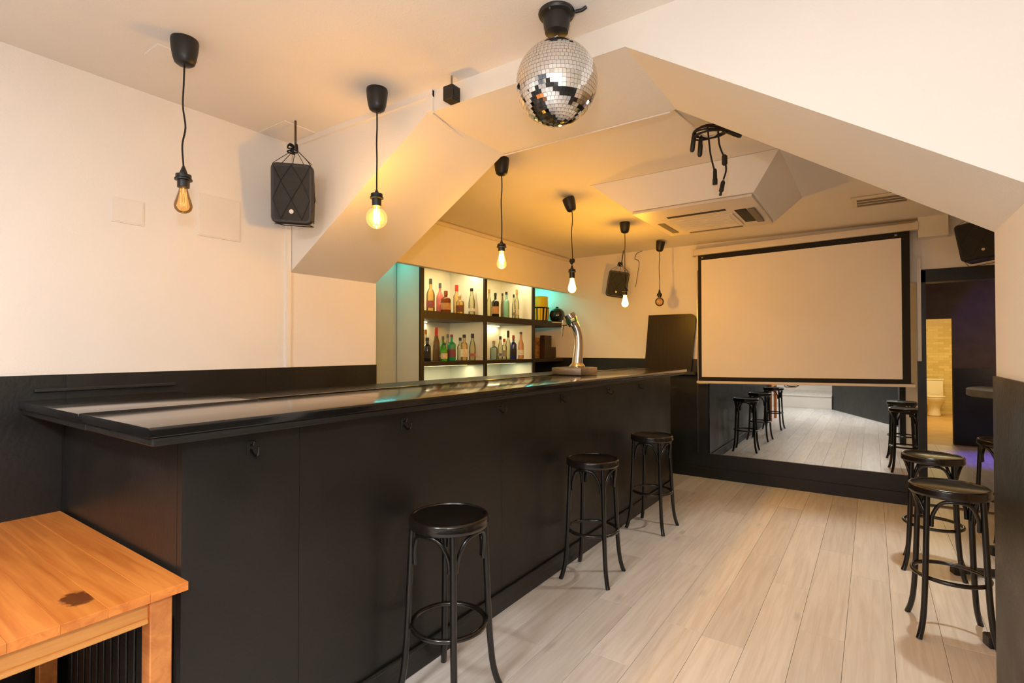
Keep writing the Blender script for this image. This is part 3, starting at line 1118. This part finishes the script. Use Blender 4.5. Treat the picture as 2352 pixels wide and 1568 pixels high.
# ------------------------------------------------------------------ projector screen
SCX = -0.643
ps = thing('projection_screen', 'pull-down projection screen with black border covering the mirror', 'screen', (SCX, 5.862, 1.776))
hw, hh = 0.928, 0.69     # outer half size of the fabric
bw = 0.055
bx('screen_fabric', M_SCREEN, ps, -hw + 0.03, hw - bw, 0.0, 0.004, -hh + bw - 0.012, hh - 0.045)
bx('border', M_BLACKFAB, ps, -hw, -hw + 0.034, -0.0015, 0.0045, -hh, hh)
bx('border', M_BLACKFAB, ps, hw - bw - 0.006, hw, -0.0015, 0.0045, -hh, hh)
bx('border', M_BLACKFAB, ps, -hw + 0.034, hw - bw - 0.006, -0.0015, 0.0045, hh - 0.055, hh)
bx('border', M_BLACKFAB, ps, -hw + 0.034, hw - bw - 0.006, -0.0015, 0.0045, -hh, -hh + bw - 0.012)
bbar = bx('bottom_bar', M_WHITEMET, ps, -hw - 0.02, hw + 0.03, -0.012, 0.012, -hh - 0.026, -hh, 0.005, 2)
b = BM()
tube(b, smoothpts([(-0.085, -0.004, -hh - 0.026), (-0.075, -0.006, -hh - 0.046), (-0.03, -0.006, -hh - 0.05), (0.015, -0.006, -hh - 0.046), (0.025, -0.004, -hh - 0.026)], 4), 0.006, 8)
obj('pull_handle', b, M_STEEL, bbar, 60)
cs = bx('case', M_WHITEMET, ps, -hw - 0.045, hw + 0.055, -0.035, 0.055, hh, hh + 0.068, 0.012, 3)
for s in (-1, 1):
    b = BM()
    box(b, s * (hw + 0.05) - 0.012, s * (hw + 0.05) + 0.012, -0.04, 0.058, hh - 0.004, hh + 0.072, 0.004)
    obj('end_cap', b, M_WHITEMET, cs)
for xx in (-hw + 0.045, hw - 0.10):
    bx('corner_clip', M_STEEL, ps, xx - 0.01, xx + 0.01, -0.003, 0.0, hh - 0.034, hh - 0.018)
for o in [c for c in ps.children] + [g for c in ps.children for g in c.children]:
    for v in o.data.vertices:           # the roller was hung slightly out of level
        v.co.z += 0.0185 * v.co.x

# mirror under and behind the screen
mr = thing('wall_mirror', 'large wall mirror behind the projection screen reflecting the floor', 'mirror', (0, YB, 0))
bx('mirror_glass', M_MIRROR, mr, -1.486, 0.335, -0.010, -0.001, 0.27, 2.02)
bx('lower_trim', M_STEEL, mr, -1.486, 0.335, -0.0125, -0.0105, 0.266, 0.272)

# ------------------------------------------------------------------ air-conditioning cassette in its sloped housing
AZ = 2.40
ac = thing('air_conditioner', 'ceiling air conditioner cassette under a sloped plaster drop', 'air conditioner', (0, 0, 0))
ax0, ax1, ay0, ay1 = -1.415, -0.60, 3.51, 4.40
tx0, tx1, ty0, ty1 = -1.64, -0.435, 3.357, 4.56
b = BM()
lo = [b.verts.new(p) for p in ((ax0, ay0, AZ), (ax1, ay0, AZ), (ax1, ay1, AZ), (ax0, ay1, AZ))]
hi = [b.verts.new(p) for p in ((tx0, ty0, ZC - 0.001), (tx1, ty0, ZC - 0.001), (tx1, ty1, ZC - 0.001), (tx0, ty1, ZC - 0.001))]
for k in range(4):
    j = (k + 1) % 4
    b.faces.new((lo[k], lo[j], hi[j], hi[k]))
b.faces.new(lo[::-1])
b.faces.new(hi)
obj('plaster_housing', b, M_CEIL, bpy.data.objects['ceiling'])
pz = AZ - 0.022
pn = bx('cassette_panel', M_ACW, ac, ax0 + 0.012, ax1 - 0.012, ay0 + 0.012, ay1 - 0.012, pz, AZ - 0.0005, 0.010, 2)
gx0, gx1, gy0, gy1 = -1.255, -0.80, 3.90, 4.30
for (a0, a1, c0, c1, nm) in ((-1.225, -0.82, 3.735, 3.775, 'louvre'), (-1.225, -0.82, 4.315, 4.35, 'louvre'), (-1.345, -1.295, 3.90, 4.27, 'louvre'), (-0.775, -0.70, 3.80, 4.20, 'louvre')):
    l = bx(nm, M_DARK if a1 > -0.75 or c1 < 3.8 else M_GREY, pn, a0, a1, c0, c1, pz - 0.003, pz + 0.002, 0.001)
    if a1 > -0.75:
        bx('flap_vane', M_GREY, pn, a1 + 0.008, a1 + 0.055, c0 + 0.0, c1, pz - 0.016, pz - 0.004, 0.003)
gr = bx('return_grille', M_ACW, pn, gx0, gx1, gy0 - 0.03, gy1 - 0.02, pz - 0.006, pz + 0.002, 0.003)
for k in range(9):
    yy = gy0 + 0.02 + k * 0.036
    bx('grille_slat', M_ACW, gr, gx0 + 0.03, gx1 - 0.03, yy, yy + 0.02, pz - 0.009, pz - 0.005, 0.001)

# flat ceiling vent further right
v2 = thing('ceiling_vent', 'flat ceiling vent with dark slot above the screen right end', 'vent', (0.07, 4.93, ZC))
bx('frame', M_ACW, v2, -0.20, 0.20, -0.16, 0.16, -0.018, 0.0, 0.006)
for k in range(3):
    bx('slot', M_GREY, v2, -0.16, 0.16, -0.11 + 0.085 * k, -0.06 + 0.085 * k, -0.0205, -0.016)

# added round ceiling fill behind the camera, brightens the front room
cl2 = thing('ceiling_fill', 'round white fill light added to the ceiling behind the camera', 'light', (-1.1, -1.05, ZC))
b = BM()
lathe(b, [(0.26, 0.0), (0.262, -0.03), (0.25, -0.05), (0.235, -0.052)], 40, close=False)
obj('rim', b, M_WHITEMET, cl2, 40)
b = BM()
lathe(b, [(0.0, -0.046), (0.15, -0.048), (0.24, -0.042), (0.24, -0.02)], 40, close=False)
obj('diffuser', b, emit('ceiling_fill_diffuser', (255, 246, 236), 3.0), cl2, 40)
lamp('ceiling_fill_glow', 'AREA', (0, 0, -0.06), CEIL_FILL, CEIL_FILL_C, 0.45, parent=cl2)

# added hidden spot, stands in for flash light mirrored onto the floor
dl = thing('fill_spot', 'small fill spot added to the ceiling over the right side stools', 'light', (0.30, 4.20, ZC))
b = BM()
lathe(b, [(0.036, 0.0), (0.052, 0.0), (0.052, -0.006), (0.045, -0.010), (0.036, -0.006)], 28, close=False)
obj('bezel', b, M_WHITEMET, dl, 40)
b = BM()
lathe(b, [(0.0, -0.003), (0.035, -0.003), (0.035, -0.001)], 24)
obj('lens', b, emit('fill_spot_lens', (255, 240, 215), 4.0), dl)
lamp('fill_spot_beam', 'SPOT', (0, 0, -0.02), FILL_SPOT, FILL_SPOT_C, 0.05, rot=(R(-13), R(8), 0), parent=dl, spot=R(80))

# ------------------------------------------------------------------ coiled cables hanging behind the right haunch
cb = thing('cable_bundle', 'coiled black projector cables and plugs hanging from the ceiling', 'cables', (-0.68, 2.76, 0))
b = BM()
for k in range(5):
    r_ = 0.070 + 0.005 * (k % 3)
    pts = []
    for j in range(24):
        a = 2 * math.pi * j / 24
        pts.append((r_ * math.cos(a), r_ * math.sin(a) * 0.9, 2.540 - 0.02 * math.sin(a + k) * 0.5 - 0.004 * k))
    tube(b, pts, 0.0045, 6, closed=True)
obj('coil', b, M_CORD, cb, 60)
b = BM()
tube(b, [(0.035 * math.cos(2 * math.pi * j / 16), 0.045 * math.sin(2 * math.pi * j / 16), 2.53) for j in range(16)], 0.004, 6, closed=True)
obj('pale_cable', b, M_WHITEMET, cb, 60)
b = BM()
tube(b, smoothpts([(-0.01, 0.0, 2.58), (-0.005, 0.02, 2.48), (0.0, 0.03, 2.42), (0.015, 0.04, 2.345)], 5), 0.0045, 7)
h1 = obj('hanging_cable', b, M_CORD, cb, 60)
b = BM()
lathe(b, [(0.006, 0.02), (0.010, 0.01), (0.011, -0.03), (0.013, -0.035), (0.013, -0.062), (0.0, -0.062)], 10)
obj('plug', b, M_PLASTIC, h1, 40, loc=(0.017, 0.041, 2.335))
b = BM()
tube(b, smoothpts([(0.04, 0.01, 2.58), (0.045, 0.015, 2.47), (0.065, 0.03, 2.40), (0.072, 0.04, 2.34), (0.060, 0.035, 2.29)], 5), 0.0045, 7)
h2 = obj('hanging_cable', b, M_CORD, cb, 60)
b = BM()
lathe(b, [(0.006, 0.03), (0.014, 0.022), (0.014, -0.018), (0.006, -0.026)], 10)
obj('ferrite_bead', b, M_PLASTIC, h2, 40, loc=(0.067, 0.031, 2.385))
b = BM()
lathe(b, [(0.005, 0.02), (0.011, 0.01), (0.012, -0.035), (0.007, -0.04), (0.007, -0.058), (0.0, -0.058)], 10)
pl = obj('plug', b, M_PLASTIC, h2, 40, loc=(0.056, 0.033, 2.265))
pl.rotation_euler = (0, R(12), 0)
for (dx, dy, zz, rx, ry) in ((-0.075, -0.02, 2.50, 0, 8), (-0.045, 0.0, 2.475, 0, 4), (0.10, 0.03, 2.52, 0, -58)):
    b = BM()
    lathe(b, [(0.005, 0.055), (0.010, 0.045), (0.0125, 0.02), (0.0125, -0.045), (0.008, -0.055), (0.0, -0.056)], 10)
    q = obj('plug', b, M_PLASTIC, cb, 40, loc=(dx, dy, zz))
    q.rotation_euler = (R(rx), R(ry), 0)
b = BM()
tube(b, smoothpts([(-0.11, -0.30, 2.588), (-0.09, -0.12, 2.583), (-0.06, -0.02, 2.56), (-0.03, 0.0, 2.48), (-0.02, 0.0, 2.44)], 5), 0.004, 6)
obj('pale_cable', b, M_WHITEMET, cb, 60)

# ------------------------------------------------------------------ back-bar shelving
SX0, SX1 = -3.79, -3.30       # back, front
sh = thing('back_bar_shelf', 'black framed back bar shelving with white lit compartments', 'shelf', (0, 0, 0))
DV = [(3.322, 3.366), (4.250, 4.294), (5.184, 5.230)]
for ya, yb in DV:
    bx('divider', M_SHELF, sh, SX1 - 0.02, SX1, ya, yb, 0.95, 2.265)
    bx('divider_liner', M_LINER, sh, SX0 + 0.012, SX1 - 0.02, ya, yb, 0.95, 2.265)
bx('upper_shelf', M_SHELF, sh, SX0 + 0.012, SX1 + 0.001, 3.366, 5.92, 1.70, 1.768)
bx('lower_shelf', M_SHELF, sh, SX0 + 0.012, SX1 + 0.001, 3.366, 5.92, 1.262, 1.302)
bx('back_board', M_LINER, sh, SX0, SX0 + 0.012, 3.31, 5.94, 0.95, 2.265)
bx('back_counter', M_SHELF, sh, SX0, -3.05, 2.40, 5.92, 0.90, 0.95, 0.003)
bx('cabinet_base', M_BLK, sh, SX0, -3.10, 2.45, 5.92, 0.0, 0.90)
WARM = (1.0, 0.90, 0.56)
CYAN = (0.05, 0.85, 0.85)


def led(name, ya, yb, z, x, col, e, m):
    s = bx('led_strip', m, sh, x - 0.008, x + 0.008, ya, yb, z, z + 0.006)
    lamp(name, 'AREA', (x, (ya + yb) / 2, z - 0.004), e, col, 0.03, yb - ya, (0, R(0), 0), parent=sh)


led('shelf_light', 3.40, 4.22, 2.250, -3.42, WARM, 3.3, M_LED_WARM)
led('shelf_light', 4.33, 5.15, 2.250, -3.42, WARM, 2.8, M_LED_WARM)
led('shelf_light', 3.40, 3.85, 1.690, -3.74, WARM, 2.3, M_LED_WARM)
led('shelf_light', 4.33, 5.10, 1.690, -3.74, WARM, 2.0, M_LED_WARM)
led('shelf_light', 3.45, 4.20, 1.252, -3.50, WARM, 1.9, M_LED_WARM)
led('shelf_light', 4.55, 5.10, 1.252, -3.50, WARM, 1.4, M_LED_WARM)
led('shelf_light', 4.31, 4.50, 1.252, -3.70, CYAN, 1.3, M_LED_CYAN)
led('shelf_light', 3.40, 3.55, 1.252, -3.72, CYAN, 0.5, M_LED_CYAN)
led('shelf_light', 2.55, 3.25, 2.255, -3.50, CYAN, 1.0, M_LED_CYAN)
led('shelf_light', 5.26, 5.85, 2.255, -3.62, CYAN, 3.2, M_LED_CYAN)

# bottles
GL = {
    'clear': glass('clear_glass', (238, 236, 214), 0.10), 'amber': glass('amber_glass', (250, 226, 170), 0.22),
    'pink': glass('pink_liquor', (250, 150, 145), 0.55), 'brown': glass('brown_glass', (176, 104, 56), 0.45),
    'dark': mat('dark_green_glass', (30, 30, 20), 0.12, coat=0.5, var=0.1), 'teal': glass('turquoise_glass', (176, 234, 216), 0.55),
    'green': glass('green_glass', (110, 180, 90), 0.5), 'lime': glass('bright_green_glass', (110, 210, 60), 0.55),
    'olive': glass('olive_glass', (150, 124, 80), 0.5), 'navy': mat('black_blue_glass', (24, 28, 40), 0.12, coat=0.5, var=0.1),
    'blue': mat('cobalt_bottle', (34, 52, 128), 0.18, coat=0.5, var=0.1), 'jade': mat('green_plastic_bottle', (38, 150, 96), 0.35, var=0.1),
    'peach': glass('peach_liquor', (248, 205, 170), 0.4), 'pale': glass('pale_blue_glass', (206, 226, 222), 0.2),
}
CAPS = {k: mat('cap_' + k, v, 0.4, var=0.05) for k, v in dict(black=(30, 27, 26), grey=(84, 82, 80), red=(196, 40, 34), tan=(196, 150, 88), copper=(150, 84, 38),
                                                                  magenta=(150, 40, 80), white=(225, 220, 205), green=(30, 60, 40)).items()}
LABS = {k: mat('label_' + k, v, 0.6, var=0.25, vscale=40) for k, v in dict(cream=(226, 208, 168), brown=(120, 70, 36), pinkish=(170, 96, 96), tan=(206, 158, 104), white=(230, 226, 214),
                                                                            maroon=(132, 66, 78), black=(30, 28, 26), grey=(150, 146, 138)).items()}


def bottle(x, y, z, h, r, gm, cap, lab, label, shape='round', capl=0.14, group='bottles on the back bar'):
    t = thing('liquor_bottle', label, 'bottle', (x, y, z + 0.0005), (0, 0, rnd.uniform(0, 6)), group)
    rn = r * 0.32 if r > 0.034 else r * 0.42
    sh0, sh1 = {'round': (0.56, 0.74), 'squat': (0.60, 0.72), 'tall': (0.50, 0.72), 'slope': (0.42, 0.78)}[shape]
    b = BM()
    lathe(b, [(0.0, 0.0), (r * 0.9, 0.0), (r, 0.006), (r, h * sh0), (r * 0.93, h * (sh0 + (sh1 - sh0) * 0.35)), (r * 0.62, h * (sh0 + (sh1 - sh0) * 0.75)),
              (rn * 1.1, h * sh1), (rn, h * (sh1 + 0.05)), (rn, h * (1 - capl)), (0.0, h * (1 - capl))], 18)
    obj('glass', b, GL[gm], t, 40)
    b = BM()
    lathe(b, [(rn * 1.18, h * (1 - capl) - 0.002), (rn * 1.22, h * (1 - capl) + 0.004), (rn * 1.18, h - 0.002), (rn * 0.9, h), (0.0, h)], 14)
    obj('cap', b, CAPS[cap], t, 40)
    if lab:
        b = BM()
        lathe(b, [(r * 1.012, h * 0.14), (r * 1.012, h * (sh0 - 0.16))], 18, close=False)
        obj('label', b, LABS[lab], t, 60)
    return t


Z1, Z2 = 1.768, 1.302
FB = [  # x, y, z, top, r, glass, cap, label, text, shape, capl
    (-3.44, 3.594, Z1, 2.086, 0.040, 'amber', 'grey', 'pinkish', 'tall pale amber bottle with grey cap at the left end of the upper shelf', 'tall', 0.15),
    (-3.52, 3.812, Z1, 2.073, 0.037, 'pink', 'grey', None, 'pink bottle with grey cap on the upper shelf', 'tall', 0.16),
    (-3.39, 3.752, Z1, 1.983, 0.050, 'brown', 'copper', 'tan', 'squat brown bottle with copper cap on the upper shelf', 'squat', 0.2),
    (-3.52, 4.062, Z1, 2.080, 0.034, 'amber', 'red', None, 'amber bottle with red cap on the upper shelf', 'squat', 0.2),
    (-3.41, 3.985, Z1, 1.970, 0.042, 'amber', 'white', 'brown', 'small pale bottle with brown label in front of the red-capped one', 'squat', 0.1),
    (-3.42, 4.185, Z1, 2.050, 0.034, 'clear', 'black', 'white', 'clear bottle with black cap standing apart on the upper shelf', 'slope', 0.1),
    (-3.41, 4.470, Z1, 2.067, 0.026, 'clear', 'tan', None, 'slim clear bottle with tan cap, leftmost in the middle upper compartment', 'tall', 0.13),
    (-3.42, 4.598, Z1, 2.040, 0.042, 'dark', 'green', 'tan', 'dark round-shouldered bottle with tan label on the upper shelf', 'squat', 0.12),
    (-3.50, 4.842, Z1, 2.062, 0.022, 'olive', 'black', None, 'slim dark bottle behind the turquoise one', 'slope', 0.1),
    (-3.42, 4.808, Z1, 2.069, 0.035, 'teal', 'black', None, 'turquoise bottle with black cap on the upper shelf', 'squat', 0.1),
    (-3.40, 4.927, Z1, 2.050, 0.021, 'clear', 'black', 'grey', 'thin clear bottle with black cap beside the corked one', 'slope', 0.12),
    (-3.42, 5.018, Z1, 2.118, 0.028, 'clear', 'tan', 'white', 'tall clear bottle with tan cork, rightmost in the middle upper compartment', 'tall', 0.18),
    (-3.55, 3.640, Z2, 1.606, 0.030, 'clear', 'tan', None, 'tan-capped bottle half behind the divider on the lower shelf', 'tall', 0.15),
    (-3.42, 3.530, Z2, 1.526, 0.034, 'navy', 'black', 'black', 'black-blue bottle at the left end of the lower shelf', 'squat', 0.14),
    (-3.47, 3.705, Z2, 1.627, 0.034, 'olive', 'red', None, 'dark olive bottle with long red neck on the lower shelf', 'slope', 0.26),
    (-3.47, 3.800, Z2, 1.545, 0.037, 'green', 'grey', 'tan', 'green bottle with tan label on the lower shelf', 'slope', 0.14),
    (-3.38, 3.722, Z2, 1.474, 0.031, 'lime', 'green', 'cream', 'small bright green bottle in front on the lower shelf', 'squat', 0.1),
    (-3.58, 3.990, Z2, 1.572, 0.026, 'clear', 'grey', None, 'slim clear bottle with grey cap behind the green jug', 'tall', 0.14),
    (-3.40, 3.850, Z2, 1.562, 0.040, 'jade', 'magenta', 'maroon', 'green plastic bottle with magenta cap and maroon label', 'squat', 0.1),
    (-3.50, 4.096, Z2, 1.536, 0.030, 'clear', 'black', None, 'short clear bottle with black cap beside the taller clear one', 'squat', 0.13),
    (-3.41, 4.053, Z2, 1.566, 0.034, 'amber', 'black', 'cream', 'pale amber bottle with black cap on the lower shelf', 'squat', 0.12),
    (-3.40, 4.174, Z2, 1.578, 0.034, 'clear', 'black', 'pinkish', 'clear bottle with black cap and reddish label, last in its compartment', 'slope', 0.16),
    (-3.42, 4.570, Z2, 1.507, 0.043, 'pale', 'tan', None, 'squat pale blue bottle on the lower shelf', 'squat', 0.12),
    (-3.47, 4.760, Z2, 1.565, 0.029, 'clear', 'black', 'grey', 'clear bottle with black cap left of the red-capped one', 'slope', 0.14),
    (-3.40, 4.740, Z2, 1.533, 0.029, 'clear', 'red', 'grey', 'clear bottle with red cap on the lower shelf', 'squat', 0.14),
    (-3.52, 4.985, Z2, 1.635, 0.030, 'clear', 'black', None, 'tall clear bottle with long black capsule on the lower shelf', 'tall', 0.24),
    (-3.41, 4.935, Z2, 1.577, 0.038, 'blue', 'red', 'black', 'cobalt blue bottle with red cap on the lower shelf', 'squat', 0.14),
    (-3.40, 5.075, Z2, 1.620, 0.033, 'peach', 'grey', 'white', 'peach coloured bottle with grey cap, last on the lower shelf', 'tall', 0.08),
]
for (x, y, z, tp, r, g, c, l, txt, shp, cl_) in FB:
    bottle(x, y, z, tp - z, r, g, c, l, txt, shp, cl_)

# yellow drum on a striped bucket, dark green globe, boxes
M_YEL = mat('yellow_tin', (244, 200, 36), 0.35, var=0.08)
M_NAVY = mat('navy_tin', (28, 36, 46), 0.3, var=0.1)
bk = thing('ice_bucket', 'navy bucket with yellow vertical stripes on the right shelf', 'bucket', (-3.53, 5.66, Z1 + 0.0005))
b = BM()
lathe(b, [(0.0, 0.0), (0.125, 0.0), (0.13, 0.01), (0.145, 0.17), (0.149, 0.178), (0.142, 0.18), (0.125, 0.02), (0.0, 0.02)], 32)
obj('bucket_body', b, M_NAVY, bk, 40)
for a in (-70, -52, -38, -18, 5, 22, 60, 100, 150, 200, 250):
    b = BM()
    wd = 5 if a % 4 else 7
    vs = []
    for (ang, rr_, zz) in ((a - wd, 0.1322, 0.015), (a + wd, 0.1322, 0.015), (a + wd, 0.1465, 0.165), (a - wd, 0.1465, 0.165)):
        vs.append(b.verts.new((rr_ * math.cos(R(ang)), rr_ * math.sin(R(ang)), zz)))
    b.faces.new(vs)
    f2 = bmesh.ops.extrude_face_region(b, geom=b.faces[:])
    for v in [g for g in f2['geom'] if isinstance(g, bmesh.types.BMVert)]:
        v.co.x *= 1.012
        v.co.y *= 1.012
    obj('stripe', b, M_YEL, bk)
dr = thing('yellow_drum', 'yellow round tin stacked on the striped bucket', 'tin', (-3.53, 5.65, Z1 + 0.182))
b = BM()
lathe(b, [(0.0, 0.0), (0.135, 0.0), (0.137, 0.006), (0.137, 0.128), (0.0, 0.13)], 32)
obj('tin_body', b, M_YEL, dr, 40)
b = BM()
lathe(b, [(0.1375, 0.110), (0.1395, 0.114), (0.1395, 0.136), (0.134, 0.139), (0.0, 0.139)], 32)
obj('tin_lid', b, M_YEL, dr, 40)
gb = thing('green_globe', 'dark green glossy round vessel beside the striped bucket', 'vessel', (-3.345, 5.835, Z1 + 0.0005))
M_DKG = mat('dark_green_gloss', (22, 34, 26), 0.12, coat=0.6)
b = BM()
lathe(b, [(0.0, 0.0), (0.05, 0.0), (0.085, 0.025), (0.102, 0.08), (0.092, 0.13), (0.065, 0.162), (0.03, 0.178), (0.0, 0.18)], 28)
obj('vessel_body', b, M_DKG, gb, 60)
b = BM()
lathe(b, [(0.02, 0.178), (0.02, 0.19), (0.012, 0.196), (0.0, 0.197)], 16)
obj('lid_knob', b, M_DKG, gb, 60)

M_PRINT = mat('printed_carton', (150, 112, 70), 0.55, var=0.6, vscale=9, stretch=(1, 1, 3))
M_PRINT2 = mat('dark_carton', (52, 34, 20), 0.5, var=0.4, vscale=12)
for (x0_, x1_, ya, yb, h_, mm, lab_) in ((-3.62, -3.44, 5.27, 5.72, 0.255, M_PRINT, 'large brown printed carton on the right lower shelf'),
                                         (-3.43, -3.36, 5.55, 5.72, 0.285, M_PRINT2, 'narrow taller dark carton in front of the brown one'),
                                         (-3.58, -3.40, 5.735, 5.90, 0.14, M_PRINT2, 'short dark carton at the right end of the lower shelf')):
    ct = thing('carton', lab_, 'box', (0, 0, Z2 + 0.0005), group='cartons on the lower shelf')
    bx('carton_body', mm, ct, x0_, x1_, ya, yb, 0, h_, 0.002)
    bx('carton_flap', M_PRINT, ct, x0_ + 0.003, x1_ - 0.003, ya + 0.003, (ya + yb) / 2 - 0.001, h_, h_ + 0.002)
    bx('carton_flap', M_PRINT, ct, x0_ + 0.003, x1_ - 0.003, (ya + yb) / 2 + 0.001, yb - 0.003, h_, h_ + 0.002)

# upturned glasses on the back counter
M_GLS = glass('tumbler_glass', (246, 244, 236), 0.10)
gl0 = None
GT = ['leftmost', 'second', 'third', 'fourth', 'fifth', 'sixth', 'seventh', 'rightmost']
for i, yy in enumerate((3.62, 3.78, 3.94, 4.10, 4.50, 4.66, 4.82, 4.98)):
    lab_ = '%s upturned clear tumbler on the back counter below the shelves' % GT[i]
    if gl0 is None:
        gl0 = thing('tumbler', lab_, 'glass', (-3.38, yy, 0.9505), group='tumblers on the back counter')
        b = BM()
        lathe(b, [(0.036, 0.0), (0.030, 0.165), (0.027, 0.172), (0.0, 0.172)], 16, close=False)
        obj('wall', b, M_GLS, gl0, 40)
        b = BM()
        lathe(b, [(0.0, 0.150), (0.0295, 0.150), (0.0285, 0.1705), (0.0, 0.1705)], 16)
        obj('thick_base', b, M_GLS, gl0, 40)
    else:
        dup(gl0, (-3.38, yy, 0.9505), (0, 0, 0), lab_)

# ------------------------------------------------------------------ beer tap on its drip tray
tr = thing('drip_tray', 'low steel drip tray block under the beer tap', 'tray', (0, 0, 1.2245))
bx('tray_body', M_STEEL, tr, -2.02, -1.77, 3.44, 3.72, 0.0, 0.052, 0.004, 2)
for k in range(6):
    bx('tray_slat', M_STEEL, tr, -2.0 + 0.006, -1.79, 3.465 + k * 0.041, 3.485 + k * 0.041, 0.0525, 0.056)
tp = thing('beer_tap', 'curved chrome beer tap column with green badge on the bar', 'beer tap', (-1.885, 3.60, 1.281))
b = BM()
lathe(b, [(0.0, 0.0), (0.062, 0.0), (0.062, 0.008), (0.050, 0.020), (0.043, 0.03), (0.0, 0.03)], 28)
obj('base_flange', b, M_CHROME, tp, 40)
b = BM()
pth = smoothpts([(0.0, 0.0, 0.02), (0.006, 0.004, 0.10), (0.010, 0.006, 0.18), (0.004, 0.003, 0.26), (-0.018, -0.012, 0.33), (-0.045, -0.03, 0.385)], 6)
n = len(pth)
tube(b, pth, [0.043 - 0.010 * min(1, i / (n * 0.5)) for i in range(n)], 20)
obj('column', b, M_CHROME, tp, 60)
hd = BM()
tube(hd, [(-0.025, -0.017, 0.318), (-0.032, -0.022, 0.345), (-0.044, -0.030, 0.385), (-0.054, -0.037, 0.408)], [0.040, 0.043, 0.047, 0.047], 20)
hdo = obj('tap_head', hd, M_CHROME, tp, 40)
hb = BM()
tube(hb, [(-0.0315, -0.0215, 0.342), (-0.0405, -0.028, 0.374)], [0.0436, 0.0466], 20)
obj('badge_band', hb, M_GREENBADGE, hdo, 40)
hb = BM()
box(hb, -0.016, 0.016, -0.003, 0.003, -0.011, 0.011, 0.002)
q = obj('badge_plate', hb, M_BADGE, hdo, loc=(-0.008, -0.0575, 0.362))
q.rotation_euler = (R(10), R(-18), R(40))
b = BM()
tube(b, [(-0.035, -0.012, 0.338), (-0.09, -0.012, 0.332), (-0.125, -0.012, 0.330)], [0.014, 0.012, 0.012], 12)
obj('spout_valve', b, M_CHROME, tp, 40)
b = BM()
tube(b, [(-0.118, -0.012, 0.332), (-0.122, -0.012, 0.29), (-0.124, -0.012, 0.235)], [0.010, 0.008, 0.006], 10)
obj('spout', b, M_CHROME, tp, 40)
b = BM()
tube(b, [(-0.118, -0.012, 0.335), (-0.119, -0.012, 0.365)], [0.006, 0.008], 10)
tube(b, [(-0.118, -0.012, 0.345), (-0.215, -0.012, 0.350)], [0.005, 0.007], 10)
obj('tap_lever', b, M_CHROME, tp, 40)
